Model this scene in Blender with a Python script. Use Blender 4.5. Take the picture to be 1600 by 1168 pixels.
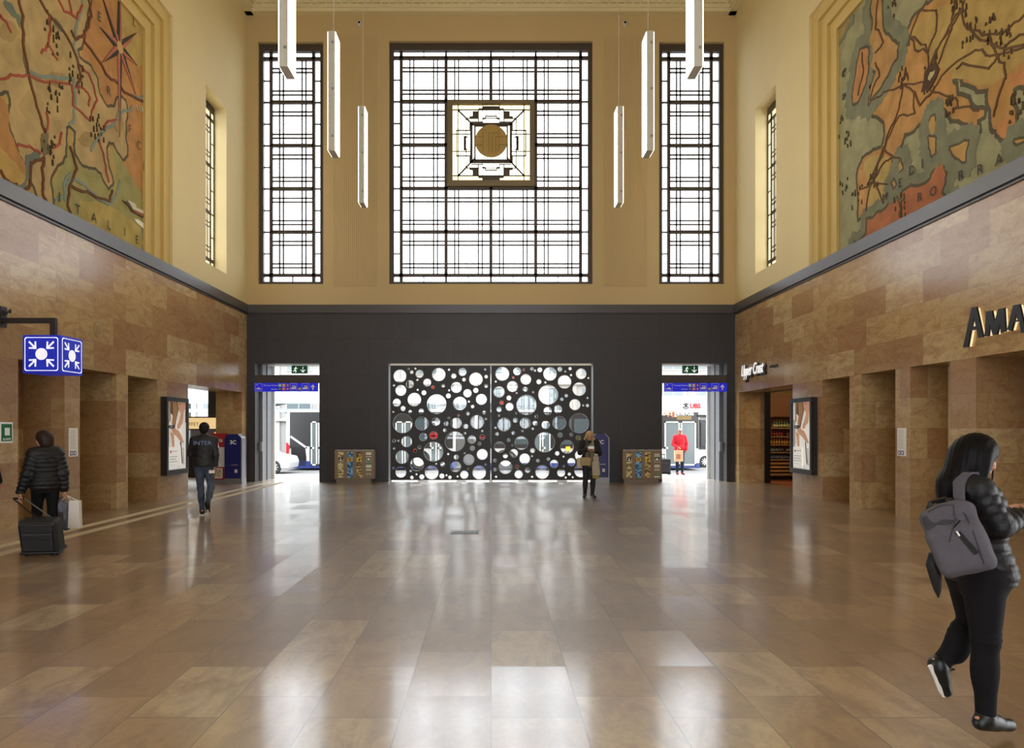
import bpy, bmesh, math, random
import numpy as np
from mathutils import Vector, Matrix, Euler
from mathutils.geometry import tessellate_polygon
S = bpy.context.scene
for _o in list(bpy.data.objects): bpy.data.objects.remove(_o)
COL = S.collection
# ------------------------------------------------------------------ camera, sky, exposure
F = 1100.0; HX = 767.0; HY = 670.0; EYE = 1.65      # focal length in px, horizon point, eye height
cam = bpy.data.objects.new('camera', bpy.data.cameras.new('camera')); COL.objects.link(cam)
cam.location = (0, 0, EYE); cam.rotation_euler = (math.pi/2, 0, 0)
cam.data.sensor_width = 36; cam.data.lens = F/1600*36
cam.data.shift_x = (800-HX)/1600; cam.data.shift_y = (HY-584)/1600
cam.data.clip_start = .05; cam.data.clip_end = 400
S.camera = cam
S.view_settings.view_transform = 'Standard'; S.view_settings.look = 'None'
S.view_settings.gamma = 1; S.view_settings.use_curve_mapping = False
S.view_settings.exposure = 0.1
S.cycles.max_bounces = 8; S.cycles.diffuse_bounces = 5; S.cycles.glossy_bounces = 4
S.cycles.transparent_max_bounces = 12
S.cycles.sample_clamp_indirect = 8
S.cycles.use_denoising = True
W_ = bpy.data.worlds.new('world'); S.world = W_; W_.use_nodes = True
_bg = W_.node_tree.nodes['Background']; _bg.inputs[0].default_value = (.93, .97, 1, 1); _bg.inputs[1].default_value = 6.3
LAMP = 9.0
HALF = 7.63; BACK = 22.0; REAR = -9.0; TOP = 15.5; BAND0 = 5.27; BAND1 = 5.53
def portal(cx, cy, cz, w, h, rot):
    l = bpy.data.lights.new('window_portal', 'AREA'); l.shape = 'RECTANGLE'; l.size = w; l.size_y = h
    l.cycles.is_portal = True
    o = bpy.data.objects.new('window_portal', l); COL.objects.link(o); o.location = (cx, cy, cz); o.rotation_euler = rot
PX = math.pi/2
portal(0, BACK-.05, 9.98, 6.4, 7.6, (-PX, 0, 0)); portal(-6.27, BACK-.05, 9.98, 2.1, 7.6, (-PX, 0, 0)); portal(6.27, BACK-.05, 9.98, 2.1, 7.6, (-PX, 0, 0))
portal(-6.36, BACK-.02, 1.85, 2.0, 3.7, (-PX, 0, 0)); portal(6.36, BACK-.02, 1.85, 2.0, 3.7, (-PX, 0, 0)); portal(0, BACK-.12, 1.85, 6.3, 3.6, (-PX, 0, 0))
portal(0, REAR+.05, 6.6, 10.4, 11.6, (PX, 0, 0))
# ------------------------------------------------------------------ helpers
def tag(o, label=None, cat=None, group=None, kind=None):
    if label: o['label'] = label
    if cat: o['category'] = cat
    if group: o['group'] = group
    if kind: o['kind'] = kind
    return o
def empty(name, loc=(0, 0, 0), rz=0, label=None, cat=None, group=None):
    o = bpy.data.objects.new(name, None); COL.objects.link(o); o.location = loc; o.rotation_euler = (0, 0, rz)
    o.empty_display_size = .1
    return tag(o, label, cat, group)
def copy_tree(o, parent=None):
    c = o.copy(); COL.objects.link(c)
    if parent: c.parent = parent
    for ch in list(o.children): copy_tree(ch, c)
    return c
class Fr:                                   # a plane frame: origin, right, up; normal = right x up
    def __init__(s, o, r, u):
        s.o = Vector(o); s.r = Vector(r).normalized(); s.u = Vector(u).normalized(); s.n = s.r.cross(s.u)
    def p(s, x, y, w=0): return s.o + s.r*x + s.u*y + s.n*w
    def m(s):
        M = Matrix((s.r, s.u, s.n)).transposed().to_4x4(); M.translation = s.o; return M
class MB:
    def __init__(s): s.v = []; s.f = []; s.mi = []; s.k = 0
    def mat(s, k): s.k = k; return s
    def add(s, vs, fs):
        b = len(s.v); s.v += [tuple(v) for v in vs]
        for f in fs: s.f.append([b+i for i in f]); s.mi.append(s.k)
        return s
    def box(s, x0, x1, y0, y1, z0, z1):
        return s.add([(x, y, z) for z in (z0, z1) for y in (y0, y1) for x in (x0, x1)],
                     [(0, 2, 3, 1), (4, 5, 7, 6), (0, 1, 5, 4), (2, 6, 7, 3), (0, 4, 6, 2), (1, 3, 7, 5)])
    def fbox(s, fr, x0, x1, y0, y1, w0, w1):
        return s.add([fr.p(x, y, w) for w in (w0, w1) for y in (y0, y1) for x in (x0, x1)],
                     [(0, 2, 3, 1), (4, 5, 7, 6), (0, 1, 5, 4), (2, 6, 7, 3), (0, 4, 6, 2), (1, 3, 7, 5)])
    def prism(s, fr, poly, w0, w1):
        n = len(poly); a = sum(poly[i][0]*poly[(i+1) % n][1]-poly[(i+1) % n][0]*poly[i][1] for i in range(n))
        if a < 0: poly = poly[::-1]
        tr = tessellate_polygon([[Vector((p[0], p[1], 0)) for p in poly]])
        vs = [fr.p(x, y, w0) for x, y in poly]+[fr.p(x, y, w1) for x, y in poly]; fs = []
        for t in tr:
            (ax, ay), (bx, by), (cx, cy) = [poly[i] for i in t]
            t = list(t)
            if (bx-ax)*(cy-ay)-(by-ay)*(cx-ax) < 0: t = t[::-1]
            fs.append([i+n for i in t]); fs.append(t[::-1])
        for i in range(n): j = (i+1) % n; fs.append((i, j, j+n, i+n))
        return s.add(vs, fs)
    def disc(s, fr, x, y, r, w0, w1, n=20, ry=None):
        ry = ry or r
        return s.prism(fr, [(x+r*math.cos(2*math.pi*i/n), y+ry*math.sin(2*math.pi*i/n)) for i in range(n)], w0, w1)
    def line(s, fr, pts, wd, w0, w1):       # ribbon of width wd along a polyline
        for (a, b), (c, d) in zip(pts, pts[1:]):
            L = math.hypot(c-a, d-b)
            if L < 1e-6: continue
            ux, uy = (c-a)/L, (d-b)/L; nx, ny = -uy*wd/2, ux*wd/2; ex, ey = ux*wd*.3, uy*wd*.3
            s.prism(fr, [(a+nx-ex, b+ny-ey), (a-nx-ex, b-ny-ey), (c-nx+ex, d-ny+ey), (c+nx+ex, d+ny+ey)], w0, w1)
        return s
    def tube(s, pts, r, n=8, cap=True):
        pts = [Vector(p) for p in pts]; rr = r if isinstance(r, (list, tuple)) else [r]*len(pts)
        b = []; up = None
        for i, p in enumerate(pts):
            t = (pts[min(i+1, len(pts)-1)]-pts[max(i-1, 0)]).normalized()
            if up is None:
                up = t.orthogonal().normalized()
            up = (up-t*up.dot(t)).normalized(); sd = t.cross(up)
            b += [p+(up*math.cos(2*math.pi*k/n)+sd*math.sin(2*math.pi*k/n))*rr[i] for k in range(n)]
        fs = []
        for i in range(len(pts)-1):
            for k in range(n): fs.append((i*n+k, i*n+(k+1) % n, (i+1)*n+(k+1) % n, (i+1)*n+k))
        if cap: fs.append(list(range(n))[::-1]); fs.append([(len(pts)-1)*n+k for k in range(n)])
        return s.add(b, fs)
    def lathe(s, c, prof, n=16, axis=2):    # profile [(r, h)] around an axis through c
        vs = []
        for r, h in prof:
            for k in range(n):
                a = 2*math.pi*k/n; u, v = r*math.cos(a), r*math.sin(a)
                vs.append({2: (c[0]+u, c[1]+v, c[2]+h), 1: (c[0]+v, c[1]+h, c[2]+u), 0: (c[0]+h, c[1]+u, c[2]+v)}[axis])
        fs = []
        for i in range(len(prof)-1):
            for k in range(n): fs.append((i*n+k, i*n+(k+1) % n, (i+1)*n+(k+1) % n, (i+1)*n+k))
        fs.append(list(range(n))[::-1]); fs.append([(len(prof)-1)*n+k for k in range(n)])
        return s.add(vs, fs)
    def build(s, name, mats, parent=None, smooth=False, bevel=0):
        me = bpy.data.meshes.new(name); me.from_pydata(s.v, [], s.f)
        for m in (mats if isinstance(mats, (list, tuple)) else [mats]): me.materials.append(m)
        me.polygons.foreach_set('material_index', s.mi); me.update()
        if smooth: me.polygons.foreach_set('use_smooth', [True]*len(me.polygons))
        o = bpy.data.objects.new(name, me); COL.objects.link(o)
        if parent: o.parent = parent
        if bevel:
            b = o.modifiers.new('bevel', 'BEVEL'); b.width = bevel; b.segments = 2; b.limit_method = 'ANGLE'
        return o
def text(name, s, size, fr, m, d=.004, parent=None, align='LEFT', shear=0, bold=0, w=0, sx=1):
    c = bpy.data.curves.new(name, 'FONT'); c.body = s; c.size = size; c.extrude = d/2; c.align_x = align; c.shear = shear; c.offset = bold
    c.resolution_u = 3
    t = bpy.data.objects.new(name, c); COL.objects.link(t)
    dg = bpy.context.evaluated_depsgraph_get(); me = bpy.data.meshes.new_from_object(t.evaluated_get(dg))
    bpy.data.objects.remove(t); me.materials.clear(); me.materials.append(m)
    M = fr.m() @ Matrix.Translation((0, 0, w+d/2)) @ Matrix.Diagonal((sx, 1, 1, 1)); me.transform(M)
    o = bpy.data.objects.new(name, me); COL.objects.link(o)
    if parent: o.parent = parent
    return o
# ------------------------------------------------------------------ materials
def srgb(h):
    c = [int(h[i:i+2], 16)/255 for i in (0, 2, 4)]
    return tuple((x/12.92 if x <= .04045 else ((x+.055)/1.055)**2.4) for x in c)+(1,)
def mat(name, col, rough=.6, metal=0, spec=.5, noise=0, nscale=8, bump=0, bscale=60, coat=0):
    m = bpy.data.materials.new(name); m.use_nodes = True; nt = m.node_tree; b = nt.nodes['Principled BSDF']
    c = srgb(col) if isinstance(col, str) else col
    b.inputs['Base Color'].default_value = c; b.inputs['Roughness'].default_value = rough
    b.inputs['Metallic'].default_value = metal; b.inputs['Specular IOR Level'].default_value = spec
    b.inputs['Coat Weight'].default_value = coat
    if noise or bump: tc = nt.nodes.new('ShaderNodeTexCoord')
    if noise:
        n = nt.nodes.new('ShaderNodeTexNoise'); n.inputs['Scale'].default_value = nscale; n.inputs['Detail'].default_value = 5
        nt.links.new(tc.outputs['Object'], n.inputs['Vector'])
        mx = nt.nodes.new('ShaderNodeMix'); mx.data_type = 'RGBA'
        mx.inputs[6].default_value = tuple(max(0, x*(1-noise)) for x in c[:3])+(1,); mx.inputs[7].default_value = tuple(min(1, x*(1+noise)) for x in c[:3])+(1,)
        nt.links.new(n.outputs['Fac'], mx.inputs[0]); nt.links.new(mx.outputs[2], b.inputs['Base Color'])
    if bump:
        n2 = nt.nodes.new('ShaderNodeTexNoise'); n2.inputs['Scale'].default_value = bscale; n2.inputs['Detail'].default_value = 4
        nt.links.new(tc.outputs['Object'], n2.inputs['Vector'])
        bp = nt.nodes.new('ShaderNodeBump'); bp.inputs['Strength'].default_value = bump; bp.inputs['Distance'].default_value = .01
        nt.links.new(n2.outputs['Fac'], bp.inputs['Height']); nt.links.new(bp.outputs[0], b.inputs['Normal'])
    return m
def emis(name, col, st):
    m = bpy.data.materials.new(name); m.use_nodes = True; b = m.node_tree.nodes['Principled BSDF']
    c = srgb(col); b.inputs['Base Color'].default_value = c; b.inputs['Emission Color'].default_value = c; b.inputs['Emission Strength'].default_value = st
    return m
def glass(name, tint=(1, 1, 1, 1), gl=.06, rough=.02):
    m = bpy.data.materials.new(name); m.use_nodes = True; nt = m.node_tree
    for n in list(nt.nodes): nt.nodes.remove(n)
    o = nt.nodes.new('ShaderNodeOutputMaterial'); t = nt.nodes.new('ShaderNodeBsdfTransparent'); t.inputs[0].default_value = tint
    g = nt.nodes.new('ShaderNodeBsdfGlossy'); g.inputs['Roughness'].default_value = rough
    mx = nt.nodes.new('ShaderNodeMixShader'); mx.inputs[0].default_value = gl
    nt.links.new(t.outputs[0], mx.inputs[1]); nt.links.new(g.outputs[0], mx.inputs[2]); nt.links.new(mx.outputs[0], o.inputs[0])
    return m
def stone(name, cols, bw, bh, off, mode, rough, mortar=.004, vein='7a5535', vamt=.5, mcol='5b4630', bumpy=.02, vdist=1.5, vscale=1.3):
    """polished slabs in courses; each slab takes its own tone from the ramp cols, clouded and veined"""
    m = bpy.data.materials.new(name); m.use_nodes = True; nt = m.node_tree; N = nt.nodes; L = nt.links
    b = N['Principled BSDF']; tc = N.new('ShaderNodeTexCoord'); sp = N.new('ShaderNodeSeparateXYZ'); L.new(tc.outputs['Object'], sp.inputs[0])
    cb = N.new('ShaderNodeCombineXYZ')
    if mode == 'wall':
        ad = N.new('ShaderNodeMath'); ad.operation = 'ADD'; L.new(sp.outputs[0], ad.inputs[0]); L.new(sp.outputs[1], ad.inputs[1])
        L.new(ad.outputs[0], cb.inputs[0]); L.new(sp.outputs[2], cb.inputs[1])
    else:
        L.new(sp.outputs[1], cb.inputs[0]); L.new(sp.outputs[0], cb.inputs[1])
    br = N.new('ShaderNodeTexBrick'); L.new(cb.outputs[0], br.inputs['Vector'])
    br.offset = off; br.inputs['Scale'].default_value = 1; br.inputs['Brick Width'].default_value = bw; br.inputs['Row Height'].default_value = bh
    br.inputs['Mortar Size'].default_value = mortar; br.inputs['Mortar Smooth'].default_value = 0
    br.inputs['Color1'].default_value = (0, 0, 0, 1); br.inputs['Color2'].default_value = (1, 1, 1, 1); br.inputs['Mortar'].default_value = (.5, .5, .5, 1)
    rp = N.new('ShaderNodeValToRGB'); L.new(br.outputs['Color'], rp.inputs[0]); rp.color_ramp.interpolation = 'CONSTANT' if len(cols) > 3 else 'LINEAR'
    while len(rp.color_ramp.elements) < len(cols): rp.color_ramp.elements.new(.5)
    for i, c in enumerate(cols): rp.color_ramp.elements[i].position = i/len(cols) if len(cols) > 3 else i/(len(cols)-1); rp.color_ramp.elements[i].color = srgb(c)
    # per-slab offset so veins break at joints
    vo = N.new('ShaderNodeVectorMath'); vo.operation = 'SCALE'; L.new(br.outputs['Color'], vo.inputs[0]); vo.inputs['Scale'].default_value = 17
    va = N.new('ShaderNodeVectorMath'); L.new(tc.outputs['Object'], va.inputs[0]); L.new(vo.outputs[0], va.inputs[1])
    mp = N.new('ShaderNodeMapping'); L.new(va.outputs[0], mp.inputs[0])
    mp.inputs['Scale'].default_value = (1, .6, 1.6) if mode == 'wall' else (1.6, .7, 1)
    n = N.new('ShaderNodeTexNoise'); L.new(mp.outputs[0], n.inputs[0]); n.inputs['Scale'].default_value = vscale*2.2; n.inputs['Detail'].default_value = 9; n.inputs['Roughness'].default_value = .68; n.inputs['Distortion'].default_value = vdist
    r2 = N.new('ShaderNodeValToRGB'); L.new(n.outputs['Fac'], r2.inputs[0]); r2.color_ramp.elements[0].position = .44; r2.color_ramp.elements[1].position = .62
    r2.color_ramp.elements[0].color = (0, 0, 0, 1); r2.color_ramp.elements[1].color = (1, 1, 1, 1)
    mu = N.new('ShaderNodeMath'); mu.operation = 'MULTIPLY'; L.new(r2.outputs[0], mu.inputs[0]); mu.inputs[1].default_value = vamt
    mx = N.new('ShaderNodeMix'); mx.data_type = 'RGBA'; L.new(mu.outputs[0], mx.inputs[0]); L.new(rp.outputs[0], mx.inputs[6]); mx.inputs[7].default_value = srgb(vein)
    n3 = N.new('ShaderNodeTexNoise'); L.new(va.outputs[0], n3.inputs[0]); n3.inputs['Scale'].default_value = 26; n3.inputs['Detail'].default_value = 6
    mr = N.new('ShaderNodeMapRange'); L.new(n3.outputs['Fac'], mr.inputs[0]); mr.inputs[3].default_value = .72; mr.inputs[4].default_value = 1.28
    ml = N.new('ShaderNodeVectorMath'); ml.operation = 'SCALE'; L.new(mx.outputs[2], ml.inputs[0]); L.new(mr.outputs[0], ml.inputs['Scale'])
    m2 = N.new('ShaderNodeMix'); m2.data_type = 'RGBA'; L.new(br.outputs['Fac'], m2.inputs[0]); L.new(ml.outputs[0], m2.inputs[6]); m2.inputs[7].default_value = srgb(mcol)
    L.new(m2.outputs[2], b.inputs['Base Color'])
    r3 = N.new('ShaderNodeMapRange'); L.new(n.outputs['Fac'], r3.inputs[0]); r3.inputs[3].default_value = rough*.8; r3.inputs[4].default_value = rough*1.25
    L.new(r3.outputs[0], b.inputs['Roughness'])
    if mode == 'floor':                         # slabs lie a hair out of level with one another
        sb = N.new('ShaderNodeMath'); sb.operation = 'MULTIPLY_ADD'; L.new(br.outputs['Color'], sb.inputs[0]); sb.inputs[1].default_value = .036; sb.inputs[2].default_value = -.018
        cn = N.new('ShaderNodeCombineXYZ'); L.new(sb.outputs[0], cn.inputs[1]); cn.inputs[2].default_value = 1
    bp = N.new('ShaderNodeBump'); bp.inputs['Strength'].default_value = bumpy
    if mode == 'floor': L.new(cn.outputs[0], bp.inputs['Normal']); L.new(bp.outputs[0], b.inputs['Coat Normal'])
    bp.inputs['Distance'].default_value = .02; L.new(n3.outputs['Fac'], bp.inputs['Height']); L.new(bp.outputs[0], b.inputs['Normal'])
    return m
M_floor = stone('marble floor', ['8a6c44', '99794e', '917248', 'a98d62', '83653e', '97774a', '8d6e46', 'b0976e', '886940', '937449'], .87, .52, .37, 'floor', .13, .0045, vein='69482a', vamt=.6, mcol='5a4836', bumpy=.002, vdist=.8)
_b = M_floor.node_tree.nodes['Principled BSDF']; _b.inputs['Coat Weight'].default_value = 1; _b.inputs['Coat Roughness'].default_value = .42; _b.inputs['Coat IOR'].default_value = 2.0; _b.inputs['IOR'].default_value = 1.9
M_marble = stone('marble wall', ['a98b60', 'b5996c', '9f7e58', 'bba278', 'a4855c', 'af9468', 'a07c57', 'b3986c'], 1.18, .555, .41, 'wall', .2, .003, vein='8d6343', vamt=.55, mcol='8c6e50')
M_dark = stone('dark cladding', ['2f2b2d', '2c292b', '322e30'], 2.6, 1.12, .5, 'wall', .45, .006, vein='2a2728', vamt=.4, mcol='1d1a1b')
M_plaster = mat('plaster', 'd2bf8c', .75, noise=.05, nscale=1.2, bump=.05, bscale=30)
M_plaster_back = mat('plaster backlit tone', 'c0a878', .7, noise=.05, nscale=.8)  # the hall plaster with the back wall's backlit shade put into its colour
M_frame_pl = mat('ochre frame', 'c0a560', .6, noise=.05, nscale=1)
M_cream = mat('cream ceiling', 'd8cba0', .7)
M_steel_dark = mat('dark steel', '2b2725', .35, .3)
M_bronze = mat('window bronze', '4a4038', .5, .2)
M_band = mat('charcoal band', '4a4748', .35, .2)
M_black = mat('black', '0d0d0e', .4)
M_blackm = mat('black matt', '151414', .8)
M_white = mat('white', 'f2f2f0', .5)
M_paper = mat('paper', 'e8e4dc', .7)
M_grey = mat('grey steel', '8d8e90', .35, .6, noise=.08)
M_steel = mat('brushed steel', 'b5b3ad', .3, .8)
M_blue = mat('sign blue', '1a22c8', .4)
M_pale = mat('pale grey', 'cfcfcd', .6)
M_green = mat('sign green', '0e6a3c', .5)
M_glass = glass('clear glass')
M_glass_fr = glass('window glass', (.97, .98, 1, 1), .04, .15)
M_glass_warm = glass('amber glass', (.93, .86, .66, 1), .04, .2)
M_glass_pale = glass('pale yellow glass', (.97, .94, .82, 1), .04, .2)
M_glass_or = glass('orange glass', (.85, .2, .015, 1), .02)
M_glass_red = glass('red glass', (.8, .04, .01, 1), .02)
M_glass_dk = mat('vehicle glass', '25292c', .08, 0, .8)
M_lamp = emis('lamp diffuser', 'fff3d8', LAMP)
M_lampbody = mat('lamp white body', 'cbc8bd', .45)
# ------------------------------------------------------------------ setting
def wall_grid(fr, u0, u1, v0, v1, holes, t, name, m, split=None):
    """slab with rectangular holes; the face towards the hall is at w=0, thickness t behind it"""
    us = sorted({u0, u1, *[x for h in holes for x in h[:2]]}); vs = sorted({v0, v1, *[x for h in holes for x in h[2:4]]})
    us = [u for u in us if u0 <= u <= u1]; vs = [v for v in vs if v0 <= v <= v1]
    def solid(i, j):
        if i < 0 or j < 0 or i >= len(us)-1 or j >= len(vs)-1: return False
        cu, cv = (us[i]+us[i+1])/2, (vs[j]+vs[j+1])/2
        return not any(h[0] < cu < h[1] and h[2] < cv < h[3] for h in holes)
    b = MB()
    for i in range(len(us)-1):
        for j in range(len(vs)-1):
            if not solid(i, j): continue
            a, c, d, e = us[i], us[i+1], vs[j], vs[j+1]
            b.add([fr.p(a, d), fr.p(c, d), fr.p(c, e), fr.p(a, e)], [(0, 1, 2, 3)])
            b.add([fr.p(a, d, -t), fr.p(c, d, -t), fr.p(c, e, -t), fr.p(a, e, -t)], [(3, 2, 1, 0)])
            if not solid(i-1, j): b.add([fr.p(a, d), fr.p(a, e), fr.p(a, e, -t), fr.p(a, d, -t)], [(0, 1, 2, 3)])
            if not solid(i+1, j): b.add([fr.p(c, d), fr.p(c, e), fr.p(c, e, -t), fr.p(c, d, -t)], [(3, 2, 1, 0)])
            if not solid(i, j-1): b.add([fr.p(a, d), fr.p(c, d), fr.p(c, d, -t), fr.p(a, d, -t)], [(3, 2, 1, 0)])
            if not solid(i, j+1): b.add([fr.p(a, e), fr.p(c, e), fr.p(c, e, -t), fr.p(a, e, -t)], [(0, 1, 2, 3)])
    o = b.build(name, m); tag(o, kind='structure'); return o
def struct(o): return tag(o, kind='structure')
FB = Fr((0, BACK, 0), (1, 0, 0), (0, 0, 1))          # back wall, faces the camera
FL = Fr((-HALF, 0, 0), (0, 1, 0), (0, 0, 1))         # wall with the green alarm sign; u = depth
FRt = Fr((HALF, 0, 0), (0, -1, 0), (0, 0, 1))        # opposite wall; u = -depth
FRear = Fr((0, REAR, 0), (-1, 0, 0), (0, 0, 1))
struct(MB().box(-HALF-.9, HALF+.9, REAR-.5, BACK+1.7, -.2, 0).build('floor', M_floor))
WT = .8
OPL = [(11.36, 12.6), (13.07, 14.35), (14.8, 16.1), (17.74, 21.58)]
OPR = [(9.4, 11.07), (11.7, 12.81), (13.28, 14.5), (14.98, 16.19), (17.8, 21.66)]
DH = 2.78
OPLr = [(1.2, 5.2)]                                  # further portals behind the camera's view
wall_grid(FL, REAR, BACK, 0, BAND1, [(a, b, 0, DH) for a, b in OPL+OPLr], WT, 'wall_left', M_marble)
wall_grid(FRt, -BACK, -REAR, 0, BAND1, [(-b, -a, 0, DH) for a, b in OPR+OPLr], WT, 'wall_right', M_marble)
SW = (18.85, 20.32, 6.12, 10.88)                     # side windows
MUR = (4.4, 15.98, BAND1, 10.72)
def steps(k): return (MUR[0]-.32*k, MUR[1]+.3*k, BAND1, MUR[3]+.27*k)
UP_T = .62
wall_grid(FL, REAR, BACK, BAND1, TOP, [SW, steps(3)], UP_T, 'wall_left', M_plaster)
wall_grid(FRt, -BACK, -REAR, BAND1, TOP, [(-SW[1], -SW[0], SW[2], SW[3]), (-steps(3)[1], -steps(3)[0], BAND1, steps(3)[3])], UP_T, 'wall_right', M_plaster)
for fr, sg in ((FL, 1), (FRt, -1)):                  # stepped frame round each mural
    b = MB()
    for k in (2, 1, 0):
        w1 = -.07*(3-k); y0, y1, z0, z1 = steps(k); Y0, Y1, Z0, Z1 = steps(k+1)
        for (a, c, d, e) in ((Y0, y0, z0, Z1), (y1, Y1, z0, Z1), (y0, y1, z1, Z1)):
            if sg < 0: a, c = -c, -a
            b.fbox(fr, a, c, d, e, -.5, w1)
    tag(b.build('trim_%d' % (1 if sg > 0 else 2), M_frame_pl), kind='structure')
def band(fr, a, c, nm): struct(MB().fbox(fr, a, c, BAND0, BAND1, -.02, .07).fbox(fr, a, c, BAND0-.05, BAND0, -.02, .03).build(nm, M_band))
band(FL, REAR, BACK-.05, 'trim_3'); band(FRt, -BACK+.05, -REAR, 'trim_4')
struct(MB().box(-HALF, HALF, BACK-.05, BACK+.02, BAND0, BAND1).build('trim_5', M_band))
# back wall
DO = [(-7.37, -5.36, 0, 3.7), (5.35, 7.37, 0, 3.7), (-3.2, 3.2, 0, 3.7)]
WN = [(-7.28, -5.24, 6.18, 13.74), (-3.18, 3.18, 6.18, 13.77), (5.26, 7.3, 6.18, 13.74)]
wall_grid(FB, -HALF, HALF, 0, BAND0+.02, DO, .5, 'wall_back', M_dark)
wall_grid(FB, -HALF, HALF, BAND0+.02, TOP, WN, .55, 'wall_back', M_plaster_back)
wall_grid(FRear, -HALF, HALF, 0, TOP, [(-5.2, 5.2, .8, 12.4)], .55, 'wall_front', M_plaster_back)  # rear opening out of view, its size set by the light it lets in
struct(MB().box(-HALF-.6, HALF+.6, REAR-.5, BACK+.5, TOP, TOP+.3).build('ceiling', M_cream))
# cornice with dentils all round
b = MB()
for (z0, z1, pr) in ((14.57, 14.68, .22), (14.68, 14.78, .26), (15.1, 15.2, .42), (15.2, TOP, .55), (14.78, 15.1, .24)):
    b.box(-HALF, HALF, BACK-pr, BACK, z0, z1); b.box(-HALF, HALF, REAR, REAR+pr, z0, z1)
    b.box(-HALF, -HALF+pr, REAR, BACK, z0, z1); b.box(HALF-pr, HALF, REAR, BACK, z0, z1)
for i in range(62):
    x = -7.4+i*.243
    b.prism(Fr((x, BACK-.24, 14.8), (1, 0, 0), (0, 0, 1)), [(-.09, 0), (.09, 0), (.06, .17), (0, .25), (-.06, .17)], 0, .05)
for i in range(122):
    y = REAR+.4+i*.25
    for sg in (-1, 1):
        b.prism(Fr((sg*(HALF-.24), y, 14.8), (0, -sg, 0), (0, 0, 1)), [(-.09, 0), (.09, 0), (.06, .17), (0, .25), (-.06, .17)], 0, .05)
struct(b.build('trim_6', M_cream))
# ribbed plaster panels between the windows
for k, (a, c) in enumerate(((-4.93, -3.55), (3.54, 4.92))):
    b = MB(); n = 22; w = (c-a)/n
    for i in range(n): b.box(a+i*w, a+i*w+w*.62, BACK-.012, BACK+.01, 6.1, 13.9)
    struct(b.build('trim_%d' % (7+k), M_plaster_back))
# ------------------------------------------------------------------ windows
def lattice(fr, u0, u1, v0, v1, cu, cv, name, skip=None, cut=None, thin=.042, th=.1, fw=.13, depth=.1, back=-.28, mdark=None, flat=0):
    """bronze window: outer frame, border strip, cu x cv cells each with a double-line lattice"""
    mdark = mdark or M_bronze
    b = MB(); bw = .30
    if flat: fw = .07
    def bar(a, c, d, e, dp=depth):
        if flat: dp = min(dp, .014)
        b.fbox(fr, a, c, d, e, back, back+dp)
    bar(u0, u0+fw, v0, v1, .16); bar(u1-fw, u1, v0, v1, .16); bar(u0+fw, u1-fw, v0, v0+.1, .16); bar(u0+fw, u1-fw, v1-.22, v1, .16)
    ia, ic, id_, ie = u0+fw+.22, u1-fw-.22, v0+.1+.22, v1-.22-.2
    U = [ia+(ic-ia)*i/cu for i in range(cu+1)]; V = [id_+(ie-id_)*i/cv for i in range(cv+1)]
    def ok(x, y): return not (skip and skip[0]-.02 < x < skip[1]+.02 and skip[2]-.02 < y < skip[3]+.02)
    def seg(x0, x1, y0, y1, dp=depth):
        if skip:
            if y1-y0 > x1-x0:
                cx = (x0+x1)/2
                if skip[0] < cx < skip[1] and y0 < skip[3] and y1 > skip[2]:
                    if y0 < skip[2]: bar(x0, x1, y0, skip[2], dp)
                    if y1 > skip[3]: bar(x0, x1, skip[3], y1, dp)
                    return
            else:
                cy = (y0+y1)/2
                if skip[2] < cy < skip[3] and x0 < skip[1] and x1 > skip[0]:
                    if x0 < skip[0]: bar(x0, skip[0], y0, y1, dp)
                    if x1 > skip[1]: bar(skip[1], x1, y0, y1, dp)
                    return
        bar(x0, x1, y0, y1, dp)
    lo_v, hi_v, lo_u, hi_u = v0+.1, v1-.22, u0+fw, u1-fw
    for i, x in enumerate(U):
        seg(x-th/2, x+th/2, lo_v if i in (0, cu) else id_, hi_v if i in (0, cu) else ie)
        if 0 < i < cu: bar(x-th/3, x+th/3, lo_v, id_); bar(x-th/3, x+th/3, ie, hi_v)
    for j, y in enumerate(V): seg(lo_u if j in (0, cv) else ia, hi_u if j in (0, cv) else ic, y-th/2, y+th/2)
    for j, y in enumerate(V[1:-1]): bar(lo_u, ia, y-.02, y+.02, .07); bar(ic, hi_u, y-.02, y+.02, .07)
    for j in range(cv):
        y = (V[j]+V[j+1])/2; bar(lo_u, ia, y-.016, y+.016, .06); bar(ic, hi_u, y-.016, y+.016, .06)
    for i in range(cu):
        x = (U[i]+U[i+1])/2; bar(x-.016, x+.016, lo_v, id_, .06); bar(x-.016, x+.016, ie, hi_v, .06)
        for fx in (.19, .28, .72, .81):
            xx = U[i]+(U[i+1]-U[i])*fx; seg(xx-thin/2, xx+thin/2, id_, ie, .05)
    for j in range(cv):
        for fy in (.18, .27, .70, .79):
            yy = V[j]+(V[j+1]-V[j])*fy; seg(ia, ic, yy-thin/2, yy+thin/2, .05)
    root = empty(name); tag(root, kind='structure')
    b.build('window_frame', mdark, root)
    g = MB().fbox(fr, u0+.02, u1-.02, v0+.02, v1-.02, back+.012, back+.02) if not skip else None
    if skip:
        g = MB()
        for (a, c, d, e) in ((u0+.02, skip[0], v0+.02, v1-.02), (skip[1], u1-.02, v0+.02, v1-.02), (skip[0], skip[1], v0+.02, skip[2]), (skip[0], skip[1], skip[3], v1-.02)):
            g.fbox(fr, a, c, d, e, back+.012, back+.02)
    g.build('pane', M_glass_fr, root)
    return root, U, V
def W2(px, py): return ((px-HX)/50.0, EYE+(HY-py)/50.0)     # back-wall plane metres
w1, _, _ = lattice(FB, *WN[0], 1, 5, 'window_1'); w3, _, _ = lattice(FB, *WN[2], 1, 5, 'window_3')
MED = (-1.37, 1.37, 9.28, 11.98)
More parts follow.
